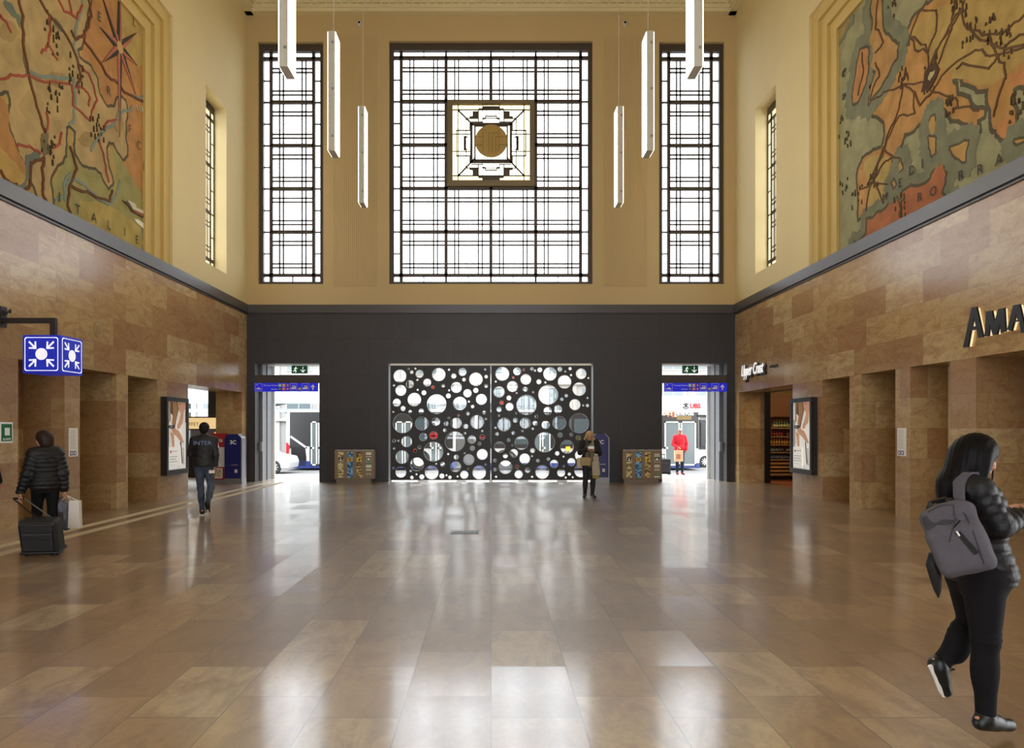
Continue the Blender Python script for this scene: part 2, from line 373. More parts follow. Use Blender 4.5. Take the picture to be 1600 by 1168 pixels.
w2, U, V = lattice(FB, *WN[1], 4, 5, 'window_2', skip=MED)
lattice(FRear, -5.2, 5.2, .8, 12.4, 5, 6, 'rear_fill_window')  # unseen glazing behind the camera, added to brighten the hall
lattice(FL, *SW, 1, 3, 'window_4', thin=.03, back=-.36, depth=.03, flat=1); lattice(FRt, -SW[1], -SW[0], SW[2], SW[3], 1, 3, 'window_5', back=-.36, depth=.03, flat=1)
# stained-glass medallion: own coordinates 0..1168 in the square, y down
def md(x, y): return ((690+x/7.3-HX)/50.0, EYE+(HY-(140+y/7.3))/50.0)
b = MB(); bk = -.28
a, c, d, e = MED
x0, y1 = md(122, 132); x1, y0 = md(1008, 1016)
b.fbox(FB, a, c, d, y0, bk-.02, bk+.18); b.fbox(FB, a, c, y1, e, bk-.02, bk+.18); b.fbox(FB, a, x0, y0, y1, bk-.02, bk+.18); b.fbox(FB, x1, c, y0, y1, bk-.02, bk+.18)
b.build('medallion_frame', mat('medallion bronze', '75664c', .5, .2), w2)
g = MB(); g.fbox(FB, x0, x1, y0, y1, bk+.0, bk+.008); g.build('medallion_pane', M_glass_pale, w2)
g = MB(); 
for (p, q, r, s_) in ((122, 132, 1008, 190), (122, 950, 1008, 1016), (122, 190, 188, 950), (942, 190, 1008, 950)):
    A, B = md(p, q), md(r, s_); g.fbox(FB, A[0], B[0], B[1], A[1], bk+.012, bk+.018)
g.build('medallion_border', M_glass_warm, w2)
ld = MB()
def ln(pts, w=.022): ld.line(FB, [md(*p) for p in pts], w*1.7, bk+.02, bk+.05)
def fl(pts): ld.prism(FB, [md(*p) for p in pts], bk+.02, bk+.045)
for y in (190, 950): ln([(122, y), (1008, y)])
for x in (185, 945): ln([(x, 132), (x, 1016)])
for x in (465, 662): ln([(x, 132), (x, 345)], .014); ln([(x, 800), (x, 1016)], .014)
for y in (470, 668): ln([(122, y), (335, y)], .014); ln([(795, y), (1008, y)], .014)
ln([(190, 200), (340, 350)], .03); ln([(940, 200), (790, 350)], .03); ln([(190, 945), (380, 745)], .03); ln([(940, 945), (750, 745)], .03)
for p, q, w in ((338, 355, .05), (378, 375, .03)):
    ln([(p, q), (1130-p, q), (1130-p, 1150-q-5), (p, 1150-q-5), (p, q)], w)
for sx in (0, 1):
    for sy in (0, 1):
        def T(pts): return [((1130-x) if sx else x, (1148-y) if sy else y) for x, y in pts]
        fl(T([(350, 205), (415, 205), (415, 283), (313, 283), (313, 265), (350, 262)]))
        ln(T([(285, 285), (300, 290), (418, 290)]), .016); ln(T([(335, 330), (470, 330)]), .016); ln(T([(418, 190), (418, 330)]), .02); ln(T([(275, 470), (275, 300)]), .018)
        ln(T([(320, 345), (320, 428)]), .018); ln(T([(165, 428), (325, 428)]), .02); ln(T([(165, 428), (165, 574)]), .018)
        ln(T([(470, 298), (500, 290), (500, 262), (565, 262)]), .02); ln(T([(465, 285), (520, 285), (565, 285)]), .012); ln(T([(515, 200), (515, 262)]), .01)
        ln(T([(262, 500), (262, 574)]), .05); ln(T([(262, 505), (300, 505)]), .014); ln(T([(280, 470), (280, 505)]), .014)
for sy in (0, 1):
    def T(pts): return [(x, (1148-y) if sy else y) for x, y in pts]
    fl(T([(465, 148), (662, 148), (662, 172), (710, 172), (710, 190), (418, 190), (418, 172), (465, 172)]))
ld.build('leading', M_bronze, w2)
dk = MB(); cx, cy = md(566, 555); dk.disc(FB, cx, cy, 188/7.3/50, bk+.05, bk+.09, 48); dk.build('medallion_disc', mat('gilded disc', 'a88a4a', .5), w2)
dk = MB()
for pts in ([(470, 430), (470, 675)], [(655, 430), (655, 675)], [(415, 505), (470, 505)], [(400, 600), (470, 600)], [(655, 505), (735, 505)], [(645, 600), (740, 600)], [(540, 700), (540, 465), (655, 465)], [(575, 700), (575, 500), (600, 500)], [(620, 700), (620, 505), (655, 505)], [(470, 430), (500, 430)]):
    dk.line(FB, [md(*p) for p in pts], .022, bk+.09, bk+.1)
dk.build('medallion_relief', mat('gilded relief', '8a6f3a', .5), w2)
for fr, sg in ((FB, 1),):
    for (a, c, d, e) in WN: pass
# ------------------------------------------------------------------ jambs / back panels of the niches
nb = MB()
for (a, c) in OPL[:3]: nb.fbox(FL, a-.05, c+.05, 0, DH+.05, -WT-.1, -WT+.002)
struct(nb.build('wall_left', M_marble))
nb = MB()
for (a, c) in [OPR[0]]+OPR[2:4]: nb.fbox(FRt, -c-.05, -a+.05, 0, DH+.05, -WT-.1, -WT+.002)
struct(nb.build('wall_right', M_marble))
struct(MB().fbox(FRt, -12.86, -11.65, 0, DH+.05, -WT-.1, -.69).build('door_3', mat('cream door', 'e9dfc0', .5)))
# ------------------------------------------------------------------ entrances in the dark wall
M_jamb = mat('entrance steel', '77787b', .55, .2, noise=.06)
M_bronze_bar = mat('brown lintel', '4a3f38', .5, .2)
def entrance(k, a, c, inner):
    """a steel-lined draught lobby; inner = side (-1/+1) on which the deep jamb shows"""
    root = empty('door_%d' % k); tag(root, kind='structure')
    MB().box(a, c, BACK+.02, BACK+.1, 3.09, 3.34).build('lintel', M_bronze_bar, root)
    jx = a if inner < 0 else c
    s = -inner
    b = MB().box(min(jx, jx+s*.04), max(jx, jx+s*.04), BACK+.5, BACK+1.6, 0, 3.75)
    b.box(min(jx, jx+s*.09), max(jx, jx+s*.09), BACK+.45, BACK+.5, 0, 3.75); b.box(min(jx, jx+s*.07), max(jx, jx+s*.07), BACK+1.0, BACK+1.03, 0, 3.75)
    b.box(min(jx-s*.02, jx+s*.055), max(jx-s*.02, jx+s*.055), BACK+.5, BACK+1.6, 1.25, 1.27); b.box(min(jx-s*.02, jx+s*.055), max(jx-s*.02, jx+s*.055), BACK+.5, BACK+1.6, 2.36, 2.38)
    b.build('jamb', M_jamb, root)
    MB().box(min(jx, jx+s*.12), max(jx, jx+s*.12), BACK+1.6, BACK+1.68, 0, 3.75).build('edge_post', M_white, root)
    MB().box(min(jx+s*.05, jx+s*.12), max(jx+s*.05, jx+s*.12), BACK+.3, BACK+.36, .95, 1.25).build('handle', M_steel, root)
    MB().box(a, c, BACK+1.0, BACK+1.012, 3.34, 3.7).build('pane', M_glass, root)
    MB().box(a-.3, c+.3, BACK+.5, BACK+1.68, 3.75, 3.85).build('lobby_ceiling', M_pale, root)
entrance(1, -7.37, -5.36, -1); entrance(2, 5.35, 7.37, 1)
def dirsign(x0, x1, lab):
    root = empty('direction_sign', ((x0+x1)/2, BACK-.03, 2.82), 0, lab, 'sign', 'blue direction signs over the two exits')
    ox = (x0+x1)/2; w = x1-x0; fr = Fr((-w/2, -.03, 0), (1, 0, 0), (0, 0, 1)); H = .265
    MB().box(-w/2, w/2, -.03, .05, 0, H).build('panel', emis('sign blue lit', '1a22d8', .35), root)
    u = w/1430.; v = H/185.
    def X(px): return (px-55)*u
    def Y(py): return H-(py-122)*v
    wl = .006
    def X(px): return (px-55)*u
    def poly(b, p, w0=.001, w1=.004): return b.prism(fr, [(X(x), Y(y)) for x, y in p], w0, w1)
    for a, c in ((75, 228), (868, 1015), (1132, 1288)):
        d, e = 135, 292; MB().line(fr, [(X(a), Y(d)), (X(c), Y(d)), (X(c), Y(e)), (X(a), Y(e)), (X(a), Y(d))], wl, .001, .004).build('pictogram_frame', M_white, root)
    cr = poly(MB(), [(92, 262), (98, 240), (125, 236), (140, 218), (165, 218), (180, 238), (205, 245), (208, 262)]).build('car_pictogram', M_white, root)
    MB().disc(fr, X(115), Y(165), .018, .001, .004, 10).build('dot_pictogram', M_white, root)
    for q in (118, 185): MB().disc(fr, X(q), Y(262), .012, .0045, .006, 8).build('wheel', M_blue, cr)
    for dx, nm in ((0, 'bus_pictogram'), (265, 'tram_pictogram')):
        bp_ = poly(MB(), [(885+dx, 255), (885+dx, 225), (900+dx, 222), (905+dx, 185), (925+dx, 178), (975+dx, 178), (992+dx, 200), (995+dx, 255)]).build(nm, M_white, root)
        for q in (0, 42): MB().prism(fr, [(X(892+dx+q), Y(215)), (X(922+dx+q), Y(215)), (X(922+dx+q), Y(192)), (X(892+dx+q), Y(192))], .0045, .006).build('window', M_blue, bp_)
    poly(MB(), [(1378, 155), (1425, 205), (1412, 220), (1392, 200), (1392, 275), (1364, 275), (1364, 200), (1342, 220), (1330, 205)]).build('arrow', M_white, root)
    text('lettering', 'Tramway Nations', .062, Fr(fr.p(X(585), Y(187)), fr.r, fr.u), M_white, .003, root, 'RIGHT')
    text('lettering', 'Navette', .062, Fr(fr.p(X(585), Y(268)), fr.r, fr.u), M_white, .003, root, 'RIGHT')
    for (px, py, c, r) in ((632, 172, 'a8dcc8', 33), (720, 172, 'e8b878', 33), (808, 172, '9c5a80', 30), (632, 252, '4a3a30', 30), (720, 252, 'd88a6a', 33), (808, 252, 'b8507a', 30), (1080, 250, 'b89a50', 30)):
        q = MB().fbox(fr, X(px-r), X(px+r), Y(py+r), Y(py-r), .001, .004); q.build('line_badge', mat('badge '+c, c, .5), root)
        q = MB().fbox(fr, X(px-12), X(px+12), Y(py+10), Y(py-10), .0045, .006); q.build('badge_mark', M_white, root)
dirsign(-7.37, -5.4, 'blue direction sign with white arrow over the exit where the white car shows')
dirsign(5.42, 7.36, 'blue direction sign with white arrow over the exit where the man in red stands')
M_exg = emis('exit green', '12502c', .25); M_exw = emis('exit white', 'dfe8d8', .9)
def exitsign(x, lab):
    root = empty('exit_sign', (x, BACK+.9, 3.46), 0, lab, 'sign', 'green exit signs over the two exits')
    fr = Fr((-.25, -.05, 0), (1, 0, 0), (0, 0, 1))
    MB().box(-.25, .25, -.05, .05, 0, .25).build('panel', M_exg, root)
    MB().line(fr, [(.37, .21), (.37, .05)], .02, .001, .004).line(fr, [(.30, .11), (.37, .04), (.44, .11)], .02, .001, .004).build('arrow', M_exw, root)
    b = MB(); b.disc(fr, .145, .19, .018, .001, .004, 10); b.line(fr, [(.135, .18), (.11, .11), (.15, .075), (.13, .03)], .022, .001, .004)
    b.line(fr, [(.11, .11), (.08, .07), (.05, .07)], .018, .001, .004); b.line(fr, [(.08, .15), (.13, .165), (.17, .14), (.19, .15)], .012, .001, .004)
    b.build('running_figure', M_exw, root)
    for q in (-.2, .18): MB().box(q, q+.02, -.01, .01, .25, .29).build('hanger', M_steel_dark, root)
exitsign(-6.22, 'green exit sign with running figure, above the exit by the white car')
exitsign(6.48, 'green exit sign with running figure, above the exit by the man in red')
# perforated screen
CL = "147,160,60;224,95,11;288,92,11;254,124,17;326,140,37;501,146,61;594,102,11;637,159,24;717,123,37;839,189,62;923,99,11;932,165,17;730,192,17;238,234,37;306,195,11;395,219,37;446,261,16,O;541,249,16;661,263,50;932,251,17;838,290,24;92,245,11;155,290,50;308,285,10;365,312,23;595,290,10;588,340,23;762,316,38;889,372,50;278,374,62;481,415,90;693,409,62;775,392,10;118,402,37;175,455,24;809,437,17;87,488,10;240,485,17;341,480,24;766,502,17;914,491,17;681,518,11,O;592,541,11;172,590,90;348,592,62;475,575,38;569,593,22;660,589,50;746,618,24;850,578,63;930,550,11;556,653,17;454,700,37,R;360,715,37;740,681,11;648,755,91;802,738,38;897,661,11;897,717,24,R;94,749,17;134,749,11;208,757,50;326,808,17;285,839,17,O;94,818,11;452,848,90;872,776,16;807,817,23;737,862,9;897,873,50;587,870,11;168,897,61;660,898,23;774,921,50;303,963,62;478,959,10;536,964,22;655,985,49;927,965,10;88,998,11;155,1036,50;245,1023,11;436,1038,63;768,1004,10;869,1038,62;298,1054,10;256,1083,17;346,1078,24;529,1070,24;571,1063,10;602,1082,17;672,1074,10;733,1058,38"
CR = "122,139,63;257,117,37;317,103,11,O;391,94,16;419,110,11;464,103,23;556,140,62;646,98,22;739,92,16;695,119,9;748,151,11;840,139,49;906,178,10;62,210,10;221,173,11,O;336,190,49;214,255,50;455,212,23;514,218,11;689,213,62;822,279,62;92,304,51;331,280,23;402,307,10;540,330,91;704,339,16;253,314,10;182,359,23;664,371,16;897,359,10;342,423,92;115,402,18,O;188,439,37;783,420,51;858,427,10;897,428,16;92,463,24;248,498,9;535,478,38;629,462,38;92,519,11;432,528,16;139,601,62;241,562,23;330,589,50;420,589,23;516,604,38;641,587,62;820,590,91;59,630,11;398,640,12;306,660,10;74,688,17;222,678,17;648,697,23;749,693,17;813,722,23,Y;179,743,16;295,769,62;508,763,92;711,804,62;97,806,50;213,790,9;398,838,23;227,862,38;622,864,21;680,893,10;150,887,22;393,889,9;326,913,49;827,882,46;55,928,16;446,929,16;540,915,16;751,942,37;593,959,38;151,990,62;256,986,17,O;681,981,10;352,1018,24;55,1010,16;486,1034,63;658,1040,38;271,1054,38;732,1052,16;838,1020,62;65,1077,11;393,1077,11;699,1084,11;763,1081,10"
M_screen = mat('screen dark metal', '2b2826', .45, .3); M_rim = mat('screen rim', '77746f', .35, .5)
M_glass_y = glass('cream glass', (.9, .8, .5, 1), .08)
def screen(data, ox, x0, x1, lab):
    root = empty('perforated_screen', ((x0+x1)/2, BACK-.02, 0), 0, lab, 'screen', 'perforated dark screens in the middle opening')
    cx0 = (x0+x1)/2; z0, z1 = .06, 3.63
    cu = bpy.data.curves.new('perforated_panel', 'CURVE'); cu.dimensions = '2D'; cu.fill_mode = 'BOTH'; cu.extrude = .02; cu.resolution_u = 12
    def spl(pts):
        s = cu.splines.new('POLY'); s.points.add(len(pts)-1)
        for p, q in zip(s.points, pts): p.co = (q[0], q[1], 0, 1)
        s.use_cyclic_u = True
    spl([(x0-cx0, z0), (x1-cx0, z0), (x1-cx0, z1), (x0-cx0, z1)])
    rim = MB(); fr = Fr((0, 0, 0), (1, 0, 0), (0, 0, 1)); panes = []
    for it in data.split(';'):
        q = it.split(','); px = ox+float(q[0])/5.841; py = 560+float(q[1])/5.841; r = float(q[2])/5.841/50
        X = (px-HX)/50-cx0; Z = EYE+(HY-py)/50; n = 40 if r > .15 else 24 if r > .07 else 14
        ring = [(X+r*math.cos(2*math.pi*i/n), Z+r*math.sin(2*math.pi*i/n)) for i in range(n)]
        spl(ring)
        ro, ri = r+.006, r-.008
        vs = []; fs = []
        for i in range(n):
            a = 2*math.pi*i/n
            for (rr, w) in ((ro, .024), (ri, .024), (ri, -.024), (ro, .0)): vs.append(fr.p(X+rr*math.cos(a), Z+rr*math.sin(a), w))
        for i in range(n):
            j = (i+1) % n
            for k in range(3): fs.append((i*4+k, j*4+k, j*4+k+1, i*4+k+1)[::-1])
        rim.add(vs, fs)
        if len(q) > 3: panes.append((X, Z, r, q[3]))
    t = bpy.data.objects.new('t', cu); COL.objects.link(t)
    me = bpy.data.meshes.new_from_object(t.evaluated_get(bpy.context.evaluated_depsgraph_get())); bpy.data.objects.remove(t)
    me.materials.clear(); me.materials.append(M_screen)
    me.transform(Matrix.Rotation(math.pi/2, 4, 'X')); o = bpy.data.objects.new('perforated_panel', me); COL.objects.link(o); o.parent = root
    rim.build('hole_rims', M_rim, o)
    for X, Z, r, c in panes:
        MB().disc(fr, X, Z, r, -.006, .006, 24).build('coloured_pane', {'O': M_glass_or, 'R': M_glass_red, 'Y': M_glass_y}[c], o)
    b = MB().box(x0-cx0, x1-cx0, -.03, .03, z1, z1+.06).build('top_rail', M_white, root)
    for q in (x0-cx0, x1-cx0-.03): MB().box(q, q+.03, -.045, -.025, .0, z1).build('edge_post', M_steel_dark, root)
    for q in (-.7, .5): MB().box(q, q+.3, -.02, .02, 0, .06).build('floor_foot', M_steel, root)
    MB().box(x0-cx0, x1-cx0, .35, .36, 0, 3.69).build('pane', M_glass, root)
screen(CL, 600, -3.13, -.01, 'dark metal screen pierced with round holes and two large red discs')
screen(CR, 764, .01, 3.13, 'dark metal screen pierced with round holes behind the woman with the scarf')
# ------------------------------------------------------------------ pendant lamps
def pendant():
    root = empty('pendant_lamp'); w, d, L = .14, .42, 2.46
    MB().box(-w/2, w/2, -d/2, d/2, 0, L).build('housing', M_lampbody, root, bevel=.006)
    for s in (-1, 1):
        x = s*(w/2); MB().box(min(x, x+s*.012), max(x, x+s*.012), -d/2+.015, d/2-.015, .02, L-.02).build('diffuser', M_lamp, root)
    for z in (.28, 1.25, 2.2):
        MB().box(.005, .045, -d/2-.008, -d/2, z, z+.045).build('clip', M_grey, root)
    MB().tube([(0, 0, L), (0, 0, TOP-7.36)], .006, 6).build('cable', M_pale, root)
    MB().lathe((0, 0, TOP-7.36-.06), [(.06, 0), (.06, .05), (.03, .06)]).build('ceiling_rose', M_white, root)
    return root
_p = None
for sg, side in ((-1, 'alarm sign'), (1, 'shop lettering')):
    for y, w in ((18.0, 'first of its row from the windows'), (14.65, 'second of its row from the windows'), (11.3, 'third of its row from the windows'), (7.95, 'fourth in row, unseen, added for light'), (4.6, 'fifth in row, unseen, added for light')):  # the two nearest in each row are out of view, added for their light
        o = pendant() if _p is None else copy_tree(_p); _p = _p or o
        o.location = (sg*3.27, y, 7.36); o.rotation_euler = (0, 0, 0 if sg < 0 else 0)
        tag(o, 'slim white pendant lamp on the %s side, %s' % (side, w), 'lamp', 'tall slim pendant lamps hanging in two rows')
for sx in (-4.1, 4.18):
    r = empty('wall_spotlight', (sx, BACK, 14.3), 0, 'small dark round fitting high on the ochre wall, on the %s side' % ('alarm sign' if sx < 0 else 'shop lettering'), 'spotlight', 'small fittings high on the ochre wall')
    MB().lathe((0, -.1, 0), [(.05, 0), (.07, .02), (.07, .1)], 12, 1).build('housing', M_pale, r); MB().lathe((0, -.115, 0), [(.03, 0), (.045, .02)], 12, 1).build('lens', M_black, r)
# ------------------------------------------------------------------ recycling bins
def bin_(x, lab):
    root = empty('recycling_bin', (x, 21.72, 0), 0, lab, 'bin', 'four-slot recycling bins against the dark wall')
    w, d, h = 1.2, .42, 1.02
    taupe = mat('bin taupe', '8a7460', .45, .2)
    MB().box(-w/2, w/2, -d/2, d/2, .12, h-.04).build('body', taupe, root, bevel=.012)
    MB().box(-w/2+.05, w/2-.1, -d/2+.02, d/2-.03, 0, .12).build('plinth', mat('bin plinth', '7d7062', .5), root)
    MB().box(-w/2+.01, w/2-.01, -d/2-.005, d/2, h-.04, h).build('lid', mat('bin lid', 'a39c90', .35, .4), root, bevel=.008)
    fr = Fr((-w/2, -d/2, 0), (1, 0, 0), (0, 0, 1)); rnd = random.Random(int(x*10))
    cols = [['c9bf7a', 'e4dcae', '8a7a3a', 'd8c98a', '6b6440'], ['1f5f96', '3f8cc4', '6fb3dc', '174a78', '9cc8e4'], ['a08a48', 'd9c684', '6e5a32', 'c2ab5c', '3f3324'], ['a8b890', 'e2e4d4', '6d8a6a', 'c8cdb8', '8f7a5c']]
    for k in range(4):
        a = .11+k*.285; b = .0
        ms = [mat('print '+c, c, .5) for c in cols[k]]
        q = MB()
        for j in range(18):
            z0 = .17+j*.043
            for i in range(1 if k == 3 else 3):
                q.mat(rnd.randrange(5)); q.prism(fr, [(a+i*.055, z0), (a+i*.055+.055, z0+rnd.uniform(-.0, .01)), (a+i*.055+.055, z0+.043), (a+i*.055, z0+.043)], .001, .004) if k != 3 else q.fbox(fr, a, a+.165, z0, z0+.043, .001, .004)
        q.build('printed_strip', ms, root)
        q = MB().mat(0).fbox(fr, a+.015, a+.15, .66, .79, .005, .008); s = M_white
        q.mat(1)
        if k == 0: q.disc(fr, a+.082, .745, .022, .009, .011, 12); q.fbox(fr, a+.04, a+.125, .68, .71, .009, .011)
        if k == 1: q.fbox(fr, a+.05, a+.07, .68, .77, .009, .011); q.fbox(fr, a+.09, a+.11, .68, .77, .009, .011)
        if k == 2: q.prism(fr, [(a+.05, .68), (a+.1, .68), (a+.12, .77), (a+.09, .77)], .009, .011)
        if k == 3: q.fbox(fr, a+.04, a+.12, .69, .76, .009, .011)
        q.build('icon', [[M_steel_dark, mat('icon yellow', 'd8b020', .5), mat('icon yellow b', 'e0c030', .5), M_steel_dark][k], [M_white, M_steel_dark, M_steel_dark, M_white][k]], root)
        MB().box(-w/2+a+.02, -w/2+a+.145, -.08, .08, h, h+.003).build('slot', M_black, root)
bin_(-4.2+.02, 'taupe recycling bin with printed strips beside the exit with the white car')
bin_(4.63, 'taupe recycling bin with printed strips beside the exit with the man in red')
# ------------------------------------------------------------------ blue posting cabinets
def kiosk(x, y, lab, hx=.26, w=.52, d=.4, chrome=1):
    root = empty('blue_cabinet', (x, y, 0), 0, lab, 'cabinet', 'blue round-topped cabinets')
    nb = mat('navy blue enamel', '1c2468', .3, .1, coat=.3)
    fr = Fr((0, -d/2, 0), (1, 0, 0), (0, 0, 1)); h = 1.5
    prof = [(-w/2, .17), (w/2, .17), (w/2, h-.14), (w/2-.05, h-.05), (w/2-.14, h), (-w/2+.14, h), (-w/2+.05, h-.05), (-w/2, h-.14)]
    MB().prism(fr, prof, -d, 0).build('body', nb, root, bevel=.008)
    MB().box(-w/2, w/2, -d/2, d/2, 0, .17).build('base', M_grey, root)
    MB().fbox(fr, w/2-.02, w/2+.008, .0, h-.12, -.3, .008).build('chrome_edge', M_grey, root)
    MB().prism(fr, [(w/2-.13, h-.01), (w/2-.02, h-.12), (w/2+.008, h-.12), (w/2-.11, h+.006)], -.3, .006).build('chrome_edge', M_grey, root)
    MB().fbox(fr, -w/2+.06, w/2-.08, .56, .565, .001, .004).fbox(fr, -.04, .14, .565, .59, .001, .012).build('flap', M_grey, root)
    q = MB(); q.fbox(fr, .05, .13, .34, .44, .001, .004); q.build('label_plate', M_pale, root)
    text('mark', '3C', .16, Fr(fr.p(.0, 1.2, 0), fr.r, fr.u), M_paper, .003, root, 'CENTER', bold=.004, w=.001)
kiosk(3.36, 21.75, 'tall navy blue cabinet with curved top behind the woman with the scarf')
kiosk(-7.74, 21.33, 'tall navy blue cabinet with chrome edge beside the red poster stand')
r = empty('poster_stand', (-8.22, 21.4, 0), 0, 'red poster stand with white panel and framed picture beside a blue cabinet', 'stand')
MB().box(-.28, .2, -.05, .06, .12, 1.52).build('board', mat('poster red', 'a01c24', .5), r)
MB().box(-.25, .17, -.056, -.05, .5, 1.1).build('white_panel', M_pale, r); MB().box(-.28, .2, -.08, .08, 0, .12).build('base', M_grey, r)
q = MB().mat(0).box(-.24, .08, -.058, -.05, .16, .46); q.mat(1).box(-.22, .06, -.061, -.058, .18, .44); q.mat(2)
for k in range(9): q.box(-.2+.03*(k % 7), -.17+.03*(k % 7), -.063, -.061, .2+.025*((k*5) % 8), .23+.026*((k*5) % 8))
q.build('framed_picture', [M_white, mat('picture ground', 'b9b49c', .6), mat('picture green', '35513c', .6)], r)
text('lettering', 'via', .17, Fr((-.1, -.05, 1.26), (1, 0, 0), (0, 0, 1)), M_white, .003, r)
# ------------------------------------------------------------------ poster light boxes
def billboard(fr, u0, lab):
    """portrait light box 1.18 x 1.83 m on a wall frame; picture of a person's hands holding a camera, a white text card below"""
    root = empty('poster_light_box', tuple(fr.p(u0, .57)), 0, lab, 'poster', 'black-framed portrait poster boxes')
    L = Fr((0, 0, 0), fr.r, fr.u); w, h, t = 1.18, 1.83, .15
    b = MB(); b.fbox(L, 0, w, 0, .12, 0, t); b.fbox(L, 0, w, h-.1, h, 0, t); b.fbox(L, 0, .09, .12, h-.1, 0, t); b.fbox(L, w-.09, w, .12, h-.1, 0, t); b.fbox(L, .05, w-.05, .05, h-.05, 0, .1)
    b.build('frame', M_steel_dark, root, bevel=.004)
    E = .36
    def pm(n, c): return emis('poster '+n, c, E)
    P = [pm('pale', 'e2ddd6'), pm('hair', '9a7448'), pm('skin', 'c99a7c'), pm('dark', '3a3230'), pm('white', 'f2f0ec'), pm('grey', 'a8a49e'), pm('red', 'b03038'), pm('darkhair', '5a4634'), pm('lip', 'b0605a')]
    q = MB(); k = [.1]
    def X(x): return .09+(x/170.)*(w-.18)
    def Z(y): return .12+(1-(y/555.))*(h-.22)
    def poly(mi, pts):
        q.mat(mi); k[0] += .0012; q.prism(L, [(X(x), Z(y)) for x, y in pts], .1, k[0])
    poly(0, [(0, 0), (170, 0), (170, 555), (0, 555)])
    poly(4, [(60, 150), (170, 180), (170, 555), (60, 500)])
    poly(5, [(0, 140), (18, 150), (22, 330), (10, 400), (0, 400)])
    poly(7, [(30, 0), (100, 0), (105, 60), (88, 130), (70, 220), (48, 220), (60, 120), (28, 90)])
    poly(1, [(50, 0), (85, 0), (95, 60), (80, 150), (62, 200), (45, 180), (55, 100)])
    poly(1, [(20, 0), (38, 0), (30, 60), (32, 150), (22, 170)])
    poly(2, [(95, 0), (170, 0), (170, 40), (150, 80), (125, 95), (105, 60)])
    poly(8, [(110, 8), (128, 12), (124, 22), (108, 18)])
    poly(2, [(125, 95), (150, 80), (140, 180), (95, 225), (90, 190), (112, 150)])
    poly(4, [(120, 200), (150, 165), (170, 170), (170, 555), (130, 555), (120, 400)])
    poly(2, [(42, 215), (60, 220), (100, 235), (125, 270), (150, 335), (145, 345), (118, 325), (92, 290), (62, 265), (45, 245)])
    poly(2, [(48, 215), (62, 205), (88, 232), (80, 248), (58, 236)])
    poly(2, [(95, 205), (118, 195), (120, 212), (100, 222), (90, 218)])
    poly(2, [(30, 250), (58, 262), (62, 370), (48, 370), (40, 300)])
    poly(3, [(15, 195), (58, 190), (66, 200), (62, 218), (36, 222), (16, 214)])
    poly(5, [(28, 200), (40, 200), (40, 212), (28, 212)])
    poly(3, [(118, 330), (124, 330), (138, 500), (132, 520)])
    poly(5, [(140, 380), (146, 380), (150, 520), (144, 520)])
    poly(4, [(8, 375), (92, 375), (92, 545), (8, 545)])
    poly(6, [(20, 402), (30, 396), (34, 408), (28, 420), (20, 416)])
    for y, x1 in ((402, 84), (446, 84), (466, 78), (486, 84), (512, 60)): poly(5, [(40 if y == 402 else 16, y), (x1, y), (x1, y+7), (40 if y == 402 else 16, y+7)])
    q.build('poster', P, root)
    MB().fbox(L, .09, w-.09, .12, h-.1, .125, .13).build('pane', M_glass, root)
billboard(FL, 16.26, 'framed poster of hands holding a camera beside the man in the lettered jacket')
billboard(FRt, -17.62, 'framed poster of hands holding a camera beside the bottle shop doorway')
# ------------------------------------------------------------------ signs
c = empty('assembly_point_sign', (-6.83, 10.99, 2.5), 0, 'blue cube sign with white arrows pointing at a dot, hanging from a bracket', 'sign')
s_ = .29
bluem = emis('assembly blue', '1428b4', .35); wm = emis('assembly white', 'f4f4ff', .5)
MB().box(-s_, s_, -s_, s_, 0, .58).build('cube', bluem, c, bevel=.01)
for o_, r_ in (((-s_, -s_, 0), (1, 0, 0)), ((s_, -s_, 0), (0, 1, 0)), ((s_, s_, 0), (-1, 0, 0)), ((-s_, s_, 0), (0, -1, 0))):
    fr = Fr(o_, r_, (0, 0, 1)); b = MB()
    m0, m1, R = .04, .54, .03
    pts = []
    for (cx, cy, a0) in ((m1-R, m0+R, -90), (m1-R, m1-R, 0), (m0+R, m1-R, 90), (m0+R, m0+R, 180)):
        for t_ in (0, 30, 60, 90): pts.append((cx+R*math.cos(math.radians(a0+t_)), cy+R*math.sin(math.radians(a0+t_))))
    pts.append(pts[0]); b.line(fr, pts, .012, .002, .005)
    b.disc(fr, .29, .29, .09, .002, .005, 28)
    for sx in (-1, 1):
        for sy in (-1, 1):
            def q_(d, n): return (.29+sx*(d*.7071)+n*sy*.7071*1, .29+sy*(d*.7071)-n*sx*.7071)
            b.line(fr, [q_(.26, 0), q_(.135, 0)], .026, .002, .005)
            b.line(fr, [q_(.195, .065), q_(.125, 0), q_(.195, -.065)], .024, .002, .005)
    b.build('pictogram', wm, c)
MB().box(-.8, .045, -.035, .035, .80, .88).box(-.035, .045, -.035, .035, .58, .80).build('bracket', M_steel_dark, c)
MB().box(-.8, -.77, -.07, .07, .74, 1.06).build('wall_plate', M_steel_dark, c)
MB().tube([(-.76, .0, .92), (-.7, .05, 1.02), (-.74, .1, .98)], .015, 6).build('cable', M_black, c)
a = empty('alarm_sign', (-HALF, 11.05, 1.43), 0, 'small green and white alarm sign on the marble wall', 'sign')
fr = Fr((0, 0, 0), (0, 1, 0), (0, 0, 1)); fr.o = Vector((0, -.12, 0))
MB().fbox(fr, 0, .29, 0, .33, -.01, .012).build('plate', M_white, a); MB().fbox(fr, .025, .265, .03, .3, .012, .015).build('green_field', M_green, a)
MB().fbox(fr, .1, .19, .12, .24, .015, .03).build('box', M_white, a)
text('lettering', 'ALARME', .05, Fr(fr.p(.145, .045, .015), fr.r, fr.u), M_white, .003, a, 'CENTER')
